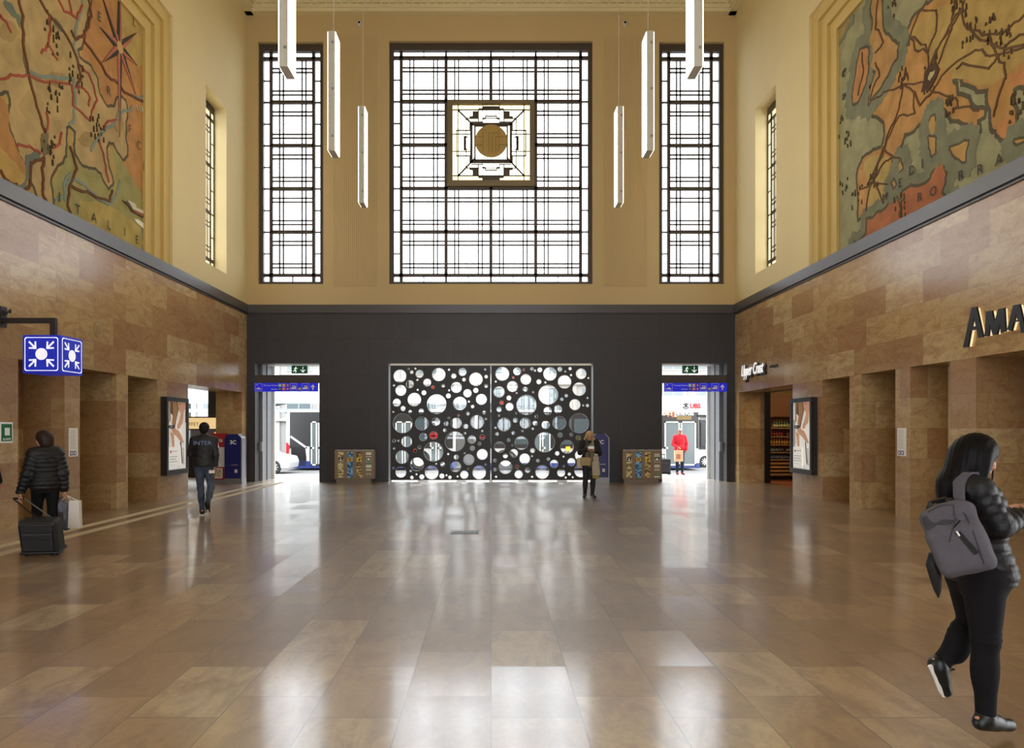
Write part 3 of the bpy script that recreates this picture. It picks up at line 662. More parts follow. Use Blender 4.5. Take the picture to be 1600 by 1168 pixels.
for fr, u, l in ((FL, 12.72, 'white notice sheet on the marble pillar near the blue cube sign'), (FRt, -13.2, 'white notice sheet on the marble pillar behind the woman with the backpack')):
    n = empty('notice_sheet', tuple(fr.p(u, 1.15)), 0, l, 'notice', 'white notices on marble pillars'); L = Fr((0, 0, 0), fr.r, fr.u)
    MB().fbox(L, 0, .27, 0, .52, 0, .012).build('sheet', M_paper, n)
    b = MB()
    for k in range(15): b.fbox(L, .03, .24-.03*(k % 3), .14+k*.024, .145+k*.024, .012, .013)
    b.build('printed_lines', M_grey, n)
    b = MB().fbox(L, .03, .11, .02, .1, .012, .014).fbox(L, .13, .21, .02, .1, .012, .014); b.build('pictogram', mat('picto blue', '1d2f7a', .5), n)
    b = MB(); 
    for xx in (.055, .155): b.fbox(L, xx, xx+.03, .035, .085, .0145, .016); 
    b.build('pictogram', M_white, n)
for fr, us in ((FL, (13.66, 19.66)), (FRt, (-13.9,))):
    for u in us:
        if fr is FRt: continue
        n = empty('wall_speaker', tuple(fr.p(u, 3.57)), 0, 'round loudspeaker cover flush in the marble above the %s' % ('middle niche' if u == 13.66 else 'red poster stand'), 'speaker', 'round covers flush in the marble')
        L = Fr((0, 0, 0), fr.r, fr.u); MB().disc(L, 0, 0, .13, 0, .02, 24).build('rim', mat('speaker rim', 'a08a62', .5), n); MB().disc(L, 0, 0, .1, .02, .026, 24).build('grille', mat('speaker grille', '927346', .7, bump=.4, bscale=200), n)
# floor pieces
g = empty('floor_grate', (-.42, 11.24, 0), 0, 'small rectangular metal grate set in the marble floor', 'grate')
MB().box(-.22, .22, -.18, .18, -.01, .004).build('frame', M_steel_dark, g)
b = MB()
for k in range(12): b.box(-.2+k*.035, -.185+k*.035, -.16, .16, .004, .009)
b.build('bars', M_grey, g)
for k, x in enumerate((-6.88, -6.46)):
    b = MB()
    for j in range(6): b.box(x-.1+j*.033, x-.1+j*.033+.014, -2, 21.9, 0, .004)
    tag(b.build('tactile_strip', mat('tactile white', 'd2c4a4', .6)), 'pale ribbed guide strip on the floor, %s the marble niches' % ('closer to' if k == 0 else 'farther from'), 'guide strip', 'pale guide strips on the floor')
# shop lettering AMA: pixel outlines on the wall with the lettering
def WR(px, py):
    z = F*HALF/(px-HX); return (-z, EYE+(HY-py)*z/F)
def ama(x, y): return WR(1500+x/11.68, 460+y/11.68)
lt = empty('shop_lettering', tuple(FRt.p(-10.6, 2.95)), 0, 'large black backlit capital letters on the marble above a niche', 'lettering')
L = Fr(FRt.o-FRt.p(-10.6, 2.95), FRt.r, FRt.u)
gm = emis('letter backlight', 'ffe9b8', .8)
for pts, hole in (([(145, 965), (300, 232), (390, 222), (512, 775), (425, 790), (392, 640), (285, 655), (232, 958)], [(305, 580), (342, 405), (378, 575)]),
                  ([(538, 765), (570, 305), (675, 292), (718, 520), (790, 262), (900, 240), (925, 670), (838, 700), (825, 520), (765, 730), (690, 738), (635, 540), (612, 755)], None),
                  ([(955, 640), (1070, 195), (1180, 175), (1300, 690), (1215, 700), (1180, 490), (1080, 500), (1035, 660)], [(1088, 470), (1118, 345), (1150, 465)])):
    if hole:   # cut the counter by joining it to the outline with a slit
        i = 0; j = max(range(len(pts)), key=lambda k: -abs(pts[k][0]-hole[1][0])-abs(pts[k][1]-hole[1][1])*.2)
        top = 1; jn = [k for k in range(len(pts)) if pts[k] in (pts[1], pts[2])][1]
        P_ = pts[:jn+1]+[hole[1], hole[2], hole[0], (hole[1][0]-.5, hole[1][1])]+[(pts[jn][0]-.5, pts[jn][1])] + pts[jn+1:]
        P_ = pts[:jn]+[(pts[jn][0]-2, pts[jn][1]+1), (hole[1][0]-1, hole[1][1]), hole[0], hole[2], (hole[1][0]+1, hole[1][1])]+[pts[jn]]+pts[jn+1:]
    else: P_ = pts
    P2 = [ama(*p) for p in P_]
    o = MB().prism(L, P2, .05, .08).build('letter', M_black, lt)
    P3 = [ama(*p) for p in pts]; cx = sum(p[0] for p in P3)/len(P3); cz = sum(p[1] for p in P3)/len(P3)
    MB().prism(L, [(cx+(p[0]-cx)*.93, cz+(p[1]-cz)*.96) for p in P3], .02, .03).build('backlight', gm, o)
u = empty('shop_sign', tuple(FRt.p(-21.3, 3.2)), 0, 'white script shop name with black shadow above the bottle shop doorway', 'sign')
L = Fr((0, 0, 0), FRt.r, FRt.u)
text('shadow_lettering', 'Upper Crust', .55, Fr(L.p(.05, -.03, 0), L.r, (L.u+L.r*0).normalized()), M_black, .03, u, shear=.35, bold=.008, w=.01, sx=.62)
text('script_lettering', 'Upper Crust', .48, Fr(L.p(.0, .03, 0), L.r, L.u), emis('script white', 'ffffff', .5), .02, u, shear=.35, w=.05, sx=.68)
text('small_lettering', 'at shopping', .12, Fr(L.p(2.05, .12, 0), L.r, L.u), M_steel_dark, .01, u, bold=.004, w=.005)
# ------------------------------------------------------------------ murals
def fract(pts, amp, rnd, lv=2, closed=True):
    for _ in range(lv):
        out = []; n = len(pts)
        for i in range(n if closed else n-1):
            a, c = pts[i], pts[(i+1) % n]; L = math.hypot(c[0]-a[0], c[1]-a[1]); k = min(L*.12, amp)
            out += [a, ((a[0]+c[0])/2+rnd.uniform(-k, k), (a[1]+c[1])/2+rnd.uniform(-k, k))]
        if not closed: out.append(pts[-1])
        pts = out; amp *= .6
    return pts
def clip(poly, lo, hi):          # Sutherland-Hodgman against a (u, v) rectangle
    def side(ps, ins, it):
        out = []
        for i in range(len(ps)):
            a, c = ps[i-1], ps[i]
            if ins(c):
                if not ins(a): out.append(it(a, c))
                out.append(c)
            elif ins(a): out.append(it(a, c))
        return out
    for ax in (0, 1):
        for v, sg in ((lo[ax], 1), (hi[ax], -1)):
            if not poly: return poly
            def it(a, c, v=v, ax=ax):
                t = (v-a[ax])/(c[ax]-a[ax]); return tuple(v if k == ax else a[k]+(c[k]-a[k])*t for k in (0, 1))
            poly = side(poly, lambda p: sg*(p[ax]-v) >= 0, it)
    return poly
class Mural:
    def __init__(s, fr, sgn, sc, ox, oy, seed):
        s.fr = fr; s.sg = sgn; s.sc = sc; s.ox = ox; s.oy = oy; s.b = MB(); s.ms = []; s.k = 0; s.r = random.Random(seed); s.mc = {}
        lo, hi = MUR[0], MUR[1]
        s.lo = (lo if sgn > 0 else -hi, MUR[2]); s.hi = (hi if sgn > 0 else -lo, MUR[3])
        s.base = -.28
    def pt(s, x, y):
        px = s.ox+x/s.sc; py = s.oy+y/s.sc
        dx = max(abs(px-HX), 60); dx = dx if (px-HX)*s.sg < 0 else 60
        z = F*(HALF+.28)/dx; return (s.sg*z, EYE+(HY-py)*z/F)
    def m(s, c):
        if c not in s.mc: s.mc[c] = len(s.ms); s.ms.append(mat('mural '+c, s.mute(c), .8, noise=.42, nscale=3.2, spec=.2))
        return s.mc[c]
    def mute(s, c):
        q = srgb(c); g = sum(q[:3])/3*.9; return tuple((x*.82+g*.18)*k for x, k in zip(q[:3], (.88, .90, .80)))+(1,)
    def poly(s, c, pts, rough=0, edge=None, ew=.05, halo=None):
        P = [s.pt(*p) for p in pts]
        if rough: P = fract(P, rough, s.r)
        P = clip(P, s.lo, s.hi)
        if len(P) < 3: return
        s.k += 1
        if halo:
            s.b.mat(s.m(halo[0])); s.line_uv(P+[P[0]], halo[1], .0006*s.k)
        if edge:
            s.b.mat(s.m(edge)); s.line_uv(P+[P[0]], ew, .0006*s.k+.0006)
        s.b.mat(s.m(c)); s.b.prism(s.fr, P, s.base-.02, s.base+.0006*s.k+.0012)
    def line_uv(s, P, w, h):
        for a, c in zip(P, P[1:]):
            L = math.hypot(c[0]-a[0], c[1]-a[1])
            if L < 1e-4: continue
            ux, uy = (c[0]-a[0])/L, (c[1]-a[1])/L; e = w*.4; nx, ny = -uy*w/2, ux*w/2
            q = clip([(a[0]-ux*e+nx, a[1]-uy*e+ny), (a[0]-ux*e-nx, a[1]-uy*e-ny), (c[0]+ux*e-nx, c[1]+uy*e-ny), (c[0]+ux*e+nx, c[1]+uy*e+ny)], s.lo, s.hi)
            s.j = (getattr(s, 'j', 0)+1) % 41
            if len(q) > 2: s.b.prism(s.fr, q, s.base-.02, s.base+h+s.j*1.4e-5)
    def line(s, c, pts, w, rough=.06):
        P = fract([s.pt(*p) for p in pts], rough, s.r, 2, False); s.k += .5; s.b.mat(s.m(c)); s.line_uv(P, w, .0006*s.k+.0016)
    def blob(s, c, x, y, r, n=10):      # a little drawn town: strokes and dabs
        u, v = s.pt(x, y); s.k += .3; s.b.mat(s.m(c))
        for i in range(n):
            a = u+s.r.uniform(-r, r); d = v+s.r.uniform(-r, r)*1.2; h = s.r.uniform(.04, .12); w = s.r.uniform(.02, .05)
            q = clip([(a, d), (a+w, d), (a+w*.6, d+h), (a+w*.2, d+h)], s.lo, s.hi)
            if len(q) > 2: s.b.prism(s.fr, q, s.base, s.base+.0006*s.k+.0016)
    def build(s, lab):
        o = s.b.build('wall_mural', s.ms); tag(o, lab, 'mural'); return o
M = Mural(FRt, -1, 2.4325, 1200, 0, 3)
M.poly('9c9673', [(-400, -3000), (12000, -3000), (12000, 3000), (-400, 3000)])
SEA2 = '7d7c66'; OUT = '5c5340'
MAIN = [(405, 830), (375, 815), (345, 830), (342, 700), (345, 640), (360, 605), (400, 575), (430, 565), (445, 520), (442, 460), (400, 435), (395, 402), (440, 350), (470, 300), (495, 240), (505, 200), (540, 175), (535, 110), (560, 60), (600, 20), (640, -10), (700, -300), (900, -900), (3000, -900), (3000, 330), (1100, 330), (975, 325), (930, 340), (925, 400), (945, 480), (920, 530), (880, 510), (858, 490), (850, 450), (842, 400), (840, 335), (790, 328), (742, 312), (735, 285), (705, 280), (700, 310), (718, 365), (770, 400), (822, 418), (820, 440), (795, 455), (802, 500), (775, 552), (770, 478), (700, 452), (675, 410), (640, 398), (605, 428), (580, 462), (555, 492), (518, 505), (500, 560), (470, 600), (468, 640), (450, 720), (440, 780)]
M.poly('b8843e', MAIN, .16, OUT, .14, (SEA2, .7))
M.poly('b5934a', [(700, 20), (760, -200), (1000, -600), (3000, -600), (3000, 250), (975, 230), (880, 300), (840, 330), (790, 322), (740, 300), (700, 300), (690, 260), (640, 270), (610, 200), (560, 190), (545, 120), (600, 40)], .15)
M.poly('c08a45', [(545, 250), (500, 260), (475, 310), (440, 355), (400, 402), (440, 440), (448, 500), (440, 560), (480, 595), (505, 540), (520, 500), (560, 480), (580, 450), (620, 395), (610, 330), (600, 250)], .1)
M.poly('b99a52', [(420, 590), (365, 620), (352, 700), (360, 760), (400, 810), (440, 770), (450, 700), (462, 640), (460, 600)], .08)
M.poly('c48f4e', [(345, 640), (352, 700), (348, 820), (372, 810), (380, 730), (370, 660)], .05)
M.poly('c4803f', [(870, 470), (935, 440), (940, 490), (905, 525), (870, 505)], .05)
M.poly('c27c42', [(905, 290), (975, 250), (1100, 240), (1100, 320), (975, 320), (930, 335)], .05)
M.poly('b98848', [(405, -60), (430, -10), (435, 90), (465, 145), (495, 172), (490, 220), (455, 285), (425, 335), (385, 392), (392, 330), (412, 270), (390, 250), (402, 205), (386, 155), (400, 90), (392, 30)], .1, OUT, .12, (SEA2, .6))
M.poly('bf7f42', [(352, 192), (382, 188), (382, 250), (372, 315), (345, 380), (325, 390), (327, 330), (338, 262)], .08, OUT, .12, (SEA2, .6))
M.poly('b2673a', [(330, 925), (375, 890), (378, 835), (400, 832), (440, 802), (482, 742), (560, 712), (620, 682), (642, 632), (662, 618), (676, 660), (660, 735), (720, 800), (720, 1200), (330, 1200)], .1, OUT, .12, (SEA2, .5))
for P in ([(622, 445), (634, 440), (636, 500), (624, 512), (612, 480)], [(612, 520), (638, 528), (637, 580), (624, 590), (615, 560)], [(694, 562), (762, 538), (752, 612), (716, 596)], [(505, 608), (513, 640), (500, 655), (498, 630)], [(480, 682), (488, 700), (480, 712), (473, 696)], [(940, 535), (1000, 510), (1000, 535), (950, 545)]):
    M.poly('bd8f45', P, .04, OUT, .08, (SEA2, .5))
M.poly('a8894e', [(240, 160), (310, 70), (320, 78), (290, 130), (250, 180)], .06, SEA2, .2)
RD = '69482e'
for P in ([(560, 190), (610, 200), (612, 240), (605, 310), (630, 350), (715, 372), (725, 410), (800, 420)], [(605, 310), (520, 320), (440, 350), (400, 380)], [(520, 320), (555, 350), (560, 430), (500, 440), (470, 500), (440, 580)], [(630, 340), (700, 250), (790, 190), (830, 210), (900, 200), (973, 180)], [(605, 300), (640, 190), (690, 100), (740, 30), (770, -100)], [(560, 190), (540, 140), (580, 40), (640, 40), (640, 120), (610, 200)], [(545, 140), (600, 170), (605, 200)], [(735, 40), (760, 110), (840, 130), (900, 120), (973, 60)], [(840, 130), (870, 210), (900, 240), (905, 300)], [(650, 240), (700, 110), (710, 20), (720, -200)], [(735, 40), (640, 200), (620, 280)], [(400, 690), (350, 720)], [(400, 690), (440, 620), (470, 600)], [(400, 690), (455, 700)], [(400, 690), (375, 800)], [(400, 690), (440, 770)], [(400, 690), (420, 620), (445, 560), (470, 480), (500, 410), (515, 320)], [(770, 110), (860, 170), (973, 170)], [(880, 210), (840, 260), (740, 240), (720, 260)], [(900, 180), (973, 130), (1100, 100)], [(900, 300), (870, 400), (860, 440)], [(410, 240), (425, 290), (390, 380)], [(410, 200), (440, 160), (410, 110), (420, 0)], [(360, 200), (365, 260), (345, 360)], [(560, 350), (580, 400), (630, 345)], [(500, 600), (440, 560), (380, 700)]):
    M.line(RD, P, .034)
for x, y, r in ((620, 290, .3), (515, 300, .2), (770, 110, .25), (890, 190, .25), (400, 690, .2), (735, 40, .25), (840, 125, .2), (695, 415, .18), (480, 20, .3), (945, 410, .22), (715, 5, .2)): M.blob('5c452e', x, y, r*.8, 14)
M.poly('5a3c26', [(590, 330), (600, 270), (640, 235), (655, 260), (640, 300), (610, 345), (585, 350)], .08)
M.poly('c9b98a', [(612, 300), (620, 275), (640, 265), (630, 290), (620, 305)], .04)
for x, y in ((285, 720), (310, 530), (500, 800), (340, 765)): M.blob('5a4a34', x, y, .22, 10)
for x, y in ((290, 280), (260, 440), (280, 460), (255, 640), (245, 800), (265, 530), (290, 370), (250, 870)): M.blob('5f5c48', x, y, .07, 4)
M.line('5a4a34', [(500, 760), (508, 790), (505, 820)], .06); M.line('6b6450', [(492, 750), (506, 765), (520, 752)], .05)
mr = M.build('large painted map in ochre and grey-green on the wall above the shop lettering')
def letter(mu, obj, ch, x, y, size=.24, c='3c3428'):
    u_, v_ = mu.pt(x, y)
    text('map_letter', ch, size, Fr(mu.fr.p(u_, v_, mu.base+.004+.0006*mu.k), mu.fr.r, mu.fr.u), mu.ms[mu.mc[c]] if c in mu.mc else mat('mural '+c, c, .8), .004, obj)
for ch, x, y in (('M', 440, 770), ('E', 500, 715), ('D', 540, 668), ('I', 588, 640), ('R', 728, 690), ('R', 800, 668), ('A', 870, 632), ('R', 572, 770), ('O', 620, 750), ('C', 285, 300)): letter(M, mr, ch, x, y)
M = Mural(FL, 1, 2.4325, 0, 0, 5)
M.poly('b5924a', [(-12000, -3000), (2000, -3000), (2000, 3000), (-12000, 3000)])
M.poly('ba7f3e', [(200, -900), (600, -900), (900, -500), (580, 110), (590, 700), (565, 800), (520, 740), (480, 640), (420, 560), (300, 250), (320, 60)], .15)
M.poly('b8974a', [(450, 0), (520, -60), (600, 40), (575, 130), (580, 270), (560, 240), (548, 245), (525, 262), (500, 230), (480, 190), (455, 130)], .1)
M.poly('9d9152', [(195, 700), (240, 620), (250, 545), (285, 590), (312, 625), (400, 660), (420, 712), (440, 700), (425, 560), (440, 560), (480, 640), (530, 720), (575, 800), (580, 1100), (200, 1100)], .1)
M.poly('b49a4a', [(300, 760), (450, 800), (575, 850), (575, 1100), (330, 1100)], .1)
TAN = [(-3000, 345), (-3000, -900), (320, -900), (345, -60), (335, 30), (322, 100), (292, 185), (300, 220), (345, 255), (368, 300), (378, 360), (410, 410), (435, 408), (455, 372), (476, 385), (482, 440), (478, 540), (482, 585), (466, 602), (445, 570), (432, 540), (412, 535), (402, 560), (408, 610), (428, 690), (412, 712), (385, 655), (342, 632), (312, 622), (287, 582), (288, 500), (262, 476), (250, 482), (250, 545), (236, 612), (202, 650), (190, 700), (200, 790), (150, 765), (120, 690), (95, 640), (85, 600), (60, 540), (36, 470), (42, 400), (32, 346), (0, 350)]
M.poly('b79660', TAN, .12, '5a5038', .11)
for x, y, w, h in ((60, 200, 60, 60), (200, 200, 50, 40), (210, 300, 40, 30), (330, 530, 40, 30), (120, 400, 50, 60), (30, 120, 40, 40), (220, 80, 40, 40), (450, 470, 20, 40), (200, 480, 40, 30)):
    M.poly('a2834c' if (x//10) % 2 else 'ad8f58', [(x-w, y), (x-w*.3, y-h), (x+w*.6, y-h*.8), (x+w, y+h*.1), (x+w*.3, y+h), (x-w*.5, y+h*.7)], .12)
M.poly('b37a38', [(-3000, 360), (-200, 360), (0, 365), (28, 400), (30, 470), (55, 545), (85, 610), (100, 640), (90, 690), (-50, 640), (-3000, 640)], .1)
M.poly('bd9440', [(-3000, 640), (0, 560), (60, 620), (100, 680), (90, 760), (-3000, 760)], .1)
LK = '6a7268'
for P in ([(15, 0), (40, 10), (60, 50), (75, 60), (80, 110), (70, 100), (60, 70), (35, 50), (10, 10)], [(195, 62), (215, 75), (245, 120), (235, 122), (205, 92)], [(95, 590), (120, 583), (150, 585), (150, 605), (122, 612), (118, 650), (100, 690), (90, 730), (60, 735), (45, 700), (90, 690), (98, 640), (92, 620)], [(85, 190), (95, 195), (105, 270), (98, 280), (90, 240)], [(155, 510), (182, 505), (185, 580), (165, 595), (155, 560)]): M.poly(LK if P[0][0] != 155 and P[0][0] != 85 else '7a6a44', P, .06)
BL = '7f8a84'; RED = 'a8452c'; BR = '70401f'
for P in ([(310, 0), (300, 60), (285, 110), (280, 180), (292, 230), (300, 270)], [(110, 270), (190, 290), (270, 302)], [(280, 300), (285, 400), (280, 450), (262, 470)], [(345, 570), (360, 540), (390, 500), (440, 460), (470, 420), (500, 405)], [(500, 365), (530, 375), (545, 365), (570, 385)], [(250, 700), (275, 680), (320, 700), (380, 760), (410, 775), (440, 740), (455, 690)], [(245, 760), (240, 700), (265, 660)], [(540, 870), (545, 920), (535, 970)], [(210, 760), (235, 745)]): M.line(BL, P, .06)
for P in ([(-200, 330), (0, 300), (60, 288), (120, 292), (200, 310), (270, 322)], [(270, 322), (275, 400), (320, 440), (342, 458)], [(300, 255), (335, 280), (355, 330), (368, 380), (345, 450)], [(285, 330), (320, 340), (340, 370), (335, 400)], [(60, 555), (110, 555), (150, 580)], [(155, 200), (182, 168), (215, 225)], [(182, 168), (185, 60)], [(375, 530), (395, 610), (412, 690)], [(390, 490), (410, 460), (440, 455)], [(200, 560), (225, 545), (232, 505)], [(170, 500), (180, 470), (175, 430)], [(0, 60), (20, 80), (38, 120)], [(220, 0), (240, 40), (290, 70), (310, 20)], [(260, 0), (270, 50)]): M.line(RED, P, .042)
for P in ([(60, -40), (85, 60), (90, 200), (110, 300), (150, 440), (170, 500)], [(150, 0), (240, 120), (290, 220), (305, 300), (290, 325)], [(335, 0), (345, 60), (318, 120), (320, 160), (400, 280), (470, 350), (570, 405)], [(265, 560), (290, 640), (260, 720), (255, 780), (270, 820)], [(268, 705), (350, 740), (415, 765), (425, 725)], [(165, 600), (160, 700), (165, 750), (180, 780)], [(165, 600), (115, 620), (112, 690), (90, 725)], [(270, 120), (285, 150), (320, 130)], [(0, 650), (30, 690), (60, 700)]): M.line(BR, P, .052)
for x, y, r in ((285, 290, .25), (200, 375, .28), (365, 490, .25), (185, 130, .3), (175, 560, .22)): M.blob('4a3a26', x, y, r, 16)
cu_, cv_ = M.pt(452, 180)
for k in range(16):
    a = k*math.pi/8; R = (1.9 if k % 8 == 4 else 1.7 if k % 8 == 0 else 1.0) if k % 4 == 0 else (1.0 if k % 4 == 2 else 0)
    if not R: continue
    if k % 8 == 0: R = .75
    for sg, c in ((1, '3e3a34'), (-1, 'b8654a')):
        M.k += .1; M.b.mat(M.m(c)); q = clip([(cu_, cv_), (cu_+math.cos(a)*R, cv_+math.sin(a)*R), (cu_+math.cos(a+sg*.4)*.22, cv_+math.sin(a+sg*.4)*.22)], M.lo, M.hi)
        M.b.prism(M.fr, q, M.base, M.base+.0006*M.k+.0022)
M.k += 1; M.b.mat(M.m('c49a5a')); M.b.disc(M.fr, cu_, cv_, .13, M.base, M.base+.0006*M.k+.0022, 8)
M.poly('5c4a34', [(462, 760), (480, 765), (555, 815), (550, 830), (500, 805)], .02); M.poly('d3c7b4', [(480, 760), (510, 775), (515, 790), (550, 805), (545, 822), (505, 800)], .01); M.poly('a8583c', [(495, 792), (548, 815), (545, 824), (510, 806)], .01)
M.poly('e0dcca', [(508, 830), (520, 832), (565, 862), (562, 875), (540, 868), (512, 842)], .02)
for i in range(6): M.line('d0bf98', [(515+i*9, 402+i*2), (520+i*9, 418+i*2)], .03, 0)
ml = M.build('large painted map in tan and orange with a compass star above the blue cube sign')
for ch, x, y in (('I', 215, 765), ('T', 280, 808), ('A', 342, 838), ('L', 402, 868), ('I', 465, 895), ('E', 510, 922), ('L', 498, 92), ('E', 365, 72), ('R', 400, 355), ('F', 483, 500), ('C', 515, 560), ('H', 538, 645), ('I', 540, 725)): letter(M, ml, ch, x, y, .26)
# ------------------------------------------------------------------ bottle shop beyond the far opening of the lettered wall
wood = mat('shop wood', 'b98d58', .5, noise=.12, nscale=6); brownp = mat('shop brown panel', '8a5a3a', .5)
X0 = HALF+WT
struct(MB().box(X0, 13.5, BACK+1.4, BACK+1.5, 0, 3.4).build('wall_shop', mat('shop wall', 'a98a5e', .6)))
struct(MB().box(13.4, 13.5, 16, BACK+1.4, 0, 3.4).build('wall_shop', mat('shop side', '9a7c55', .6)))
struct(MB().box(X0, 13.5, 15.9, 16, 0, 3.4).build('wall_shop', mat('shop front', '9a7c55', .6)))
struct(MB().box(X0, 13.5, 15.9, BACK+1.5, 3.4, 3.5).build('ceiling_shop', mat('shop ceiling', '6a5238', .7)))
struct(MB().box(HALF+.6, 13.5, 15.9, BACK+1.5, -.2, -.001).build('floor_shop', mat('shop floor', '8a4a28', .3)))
struct(MB().box(X0-.02, X0+.14, BACK-.42, BACK-.3, 0, DH).box(X0, X0+.1, 17.6, BACK-.3, DH-.02, DH+.7).build('trim_9', M_black))
def arealight(name, loc, sx, sy, e, col=(1, .85, .6), rot=(0, 0, 0)):
    l = bpy.data.lights.new(name, 'AREA'); l.shape = 'RECTANGLE'; l.size = sx; l.size_y = sy; l.energy = e; l.color = col
    o = bpy.data.objects.new(name, l); COL.objects.link(o); o.location = loc; o.rotation_euler = rot; return o
cl_ = empty('shop_ceiling_light', (10.0, 20.6, 3.34), 0, 'small bright ceiling light inside the bottle shop', 'lamp')
MB().lathe((0, 0, 0), [(.16, 0), (.16, .06)], 16).build('lamp_disc', emis('shop lamp', 'ffdca0', 110), cl_)
SY = BACK+.95
sh = empty('bottle_shelf', (9.75, SY, 0), 0, 'wooden shelving full of bottles with baskets below inside the shop', 'shelf')
w2_ = 1.15
b = MB().box(-w2_, w2_, .36, .4, 0, 2.75); b.box(-w2_-.03, -w2_, -.02, .4, 0, 2.75); b.box(w2_, w2_+.03, -.02, .4, 0, 2.75); b.build('back_panel', brownp, sh)
MB().box(-w2_, w2_, .0, .36, 2.05, 2.75).build('header_panel', brownp, sh)
SZ = [EYE+(HY-y)*SY/F for y in (668, 681.3, 694.2, 706.2, 717.5)]
for z in SZ: MB().box(-w2_, w2_, 0, .36, z-.03, z).build('shelf_board', wood, sh)
for k in range(4): MB().box(-w2_, w2_, -.03, .3, .14+k*.12, .2+k*.12).build('slat', wood, sh)
MB().box(-w2_, w2_, -.05, .36, 0, .05).build('plinth', M_black, sh)
bc = [('green glass', '2f5a2a'), ('dark red glass', '4a1414'), ('amber glass bottle', '8a4a14'), ('black glass', '14110f'), ('dark blue glass', '1c2230')]
lab_c = ['d8e0a0', 'a83a2c', 'c89a3a', '8a8a84', '6a7488']
protos = []
for k in range(5):
    r = empty('bottle', (0, 0, 0)); MB().lathe((0, 0, 0), [(.03, 0), (.033, .01), (.033, .13), (.03, .155), (.013, .19), (.012, .235)], 10).build('glass', mat(bc[k][0], bc[k][1], .1, 0, .8), r, True)
    MB().lathe((0, 0, .04), [(.0338, 0), (.0338, .075)], 10).build('paper_label', mat('label %d' % k, lab_c[k], .6), r); MB().lathe((0, 0, .232), [(.0135, 0), (.0135, .028)], 8).build('cap', mat('cap %d' % k, lab_c[(k+2) % 5], .4), r)
    protos.append(r)
rl = ['topmost', 'second', 'middle', 'fourth', 'lowest']
for k, z in enumerate(SZ):
    for i in range(17):
        if i == 4 + 7*(k % 2) or (k == 0 and i in (6,)): continue
        o = protos[k] if not protos[k].get('used') else copy_tree(protos[k])
        protos[k]['used'] = 1
        o.location = (9.75-w2_+.07+i*.085, SY+.08, z)
        tag(o, '%s bottle in the %s row of the shop shelf' % (['green-labelled', 'dark red', 'amber', 'black', 'dark blue'][k], rl[k]), 'bottle', 'bottles on the %s shelf board' % rl[k])
for r in protos:
    if 'used' in r: del r['used']
for o in bpy.data.objects:
    if 'used' in o: del o['used']
# ------------------------------------------------------------------ space beyond the far opening on the alarm-sign side
XL = -HALF-WT
LB = BACK+1.3
dkp = mat('dark shop panel', '262424', .5)
wall_grid(Fr((0, LB, 0), (1, 0, 0), (0, 0, 1)), -14, XL+.01, 0, 3.6, [(-10.9, -9.36, 2.06, 3.4), (-10.6, -8.6, .0, 1.62)], .12, 'wall_passage', dkp)
struct(MB().box(-14, XL, 15.0, 15.1, 0, 3.6).build('wall_passage', M_marble)); struct(MB().box(-14.1, -14, 15, LB, 0, 3.6).build('wall_passage', M_marble))
struct(MB().box(-14.1, XL, 15, LB+2.6, 3.6, 3.7).build('ceiling_passage', M_plaster)); struct(MB().box(-14.1, -HALF-.6, 15, LB+2.6, -.2, -.001).build('floor_passage', M_floor))
struct(MB().box(-11, -8.2, LB+2.5, LB+2.6, 0, 1.9).build('wall_passage', mat('shop depth', '3a322c', .6)))
ls = empty('light_box_sign', (-9.6, LB-.06, 1.66), 0, 'cream light box sign with dark letters over the passage shop', 'sign')
MB().box(-1.5, .75, -.05, .05, 0, .36).build('box', emis('cream lit', 'e8c890', .8), ls)
text('lettering', 'BUFFET', .16, Fr((-.02, -.052, .1), (1, 0, 0), (0, 0, 1)), M_black, .004, ls, 'RIGHT')
sd = empty('shop_counter', (-9.5, LB+.9, 0), 0, 'dark glazed shop counter with a small lit panel beneath the cream sign', 'counter')
MB().box(-.9, .9, -.2, .2, 0, .9).build('body', M_steel_dark, sd); MB().box(-.9, .9, -.25, .2, .9, .94).build('top', M_grey, sd); MB().box(.1, .38, -.28, -.2, 1.05, 1.55).build('lit_panel', emis('lit panel', 'd8a860', .9), sd); MB().box(.22, .26, -.24, -.2, .94, 1.05).build('post', M_steel_dark, sd)
pl_ = empty('passage_fill_light', (-10.5, 19.5, 3.5), 0, 'round ceiling lamp, unseen, added to light the side passage', 'lamp'); MB().lathe((0, 0, 0), [(.25, 0), (.25, .09)], 20).build('lamp_disc', emis('passage fill lamp', 'fff0d0', 25), pl_)  # lamp out of view, added to brighten the side passage
# ------------------------------------------------------------------ street outside
M_pave = mat('paving', '8f8c86', .7, noise=.08, nscale=.7); M_road = mat('asphalt', '6c6c6c', .8, noise=.08, nscale=1)
GZ = -.46
st = MB(); st.add([(-40, BACK+1.6, -.02), (40, BACK+1.6, -.02), (40, 25.5, -.02), (-40, 25.5, -.02), (-40, 33, GZ), (40, 33, GZ)], [(0, 1, 2, 3), (3, 2, 5, 4)])
struct(st.build('ground_pavement', M_pave)); struct(MB().box(-60, 60, 33, 90, GZ-.2, GZ).build('ground_road', M_road))
struct(MB().box(-6.6, 6.6, BACK+.5, BACK+1.62, -.2, -.001).build('ground_sill', M_pave))
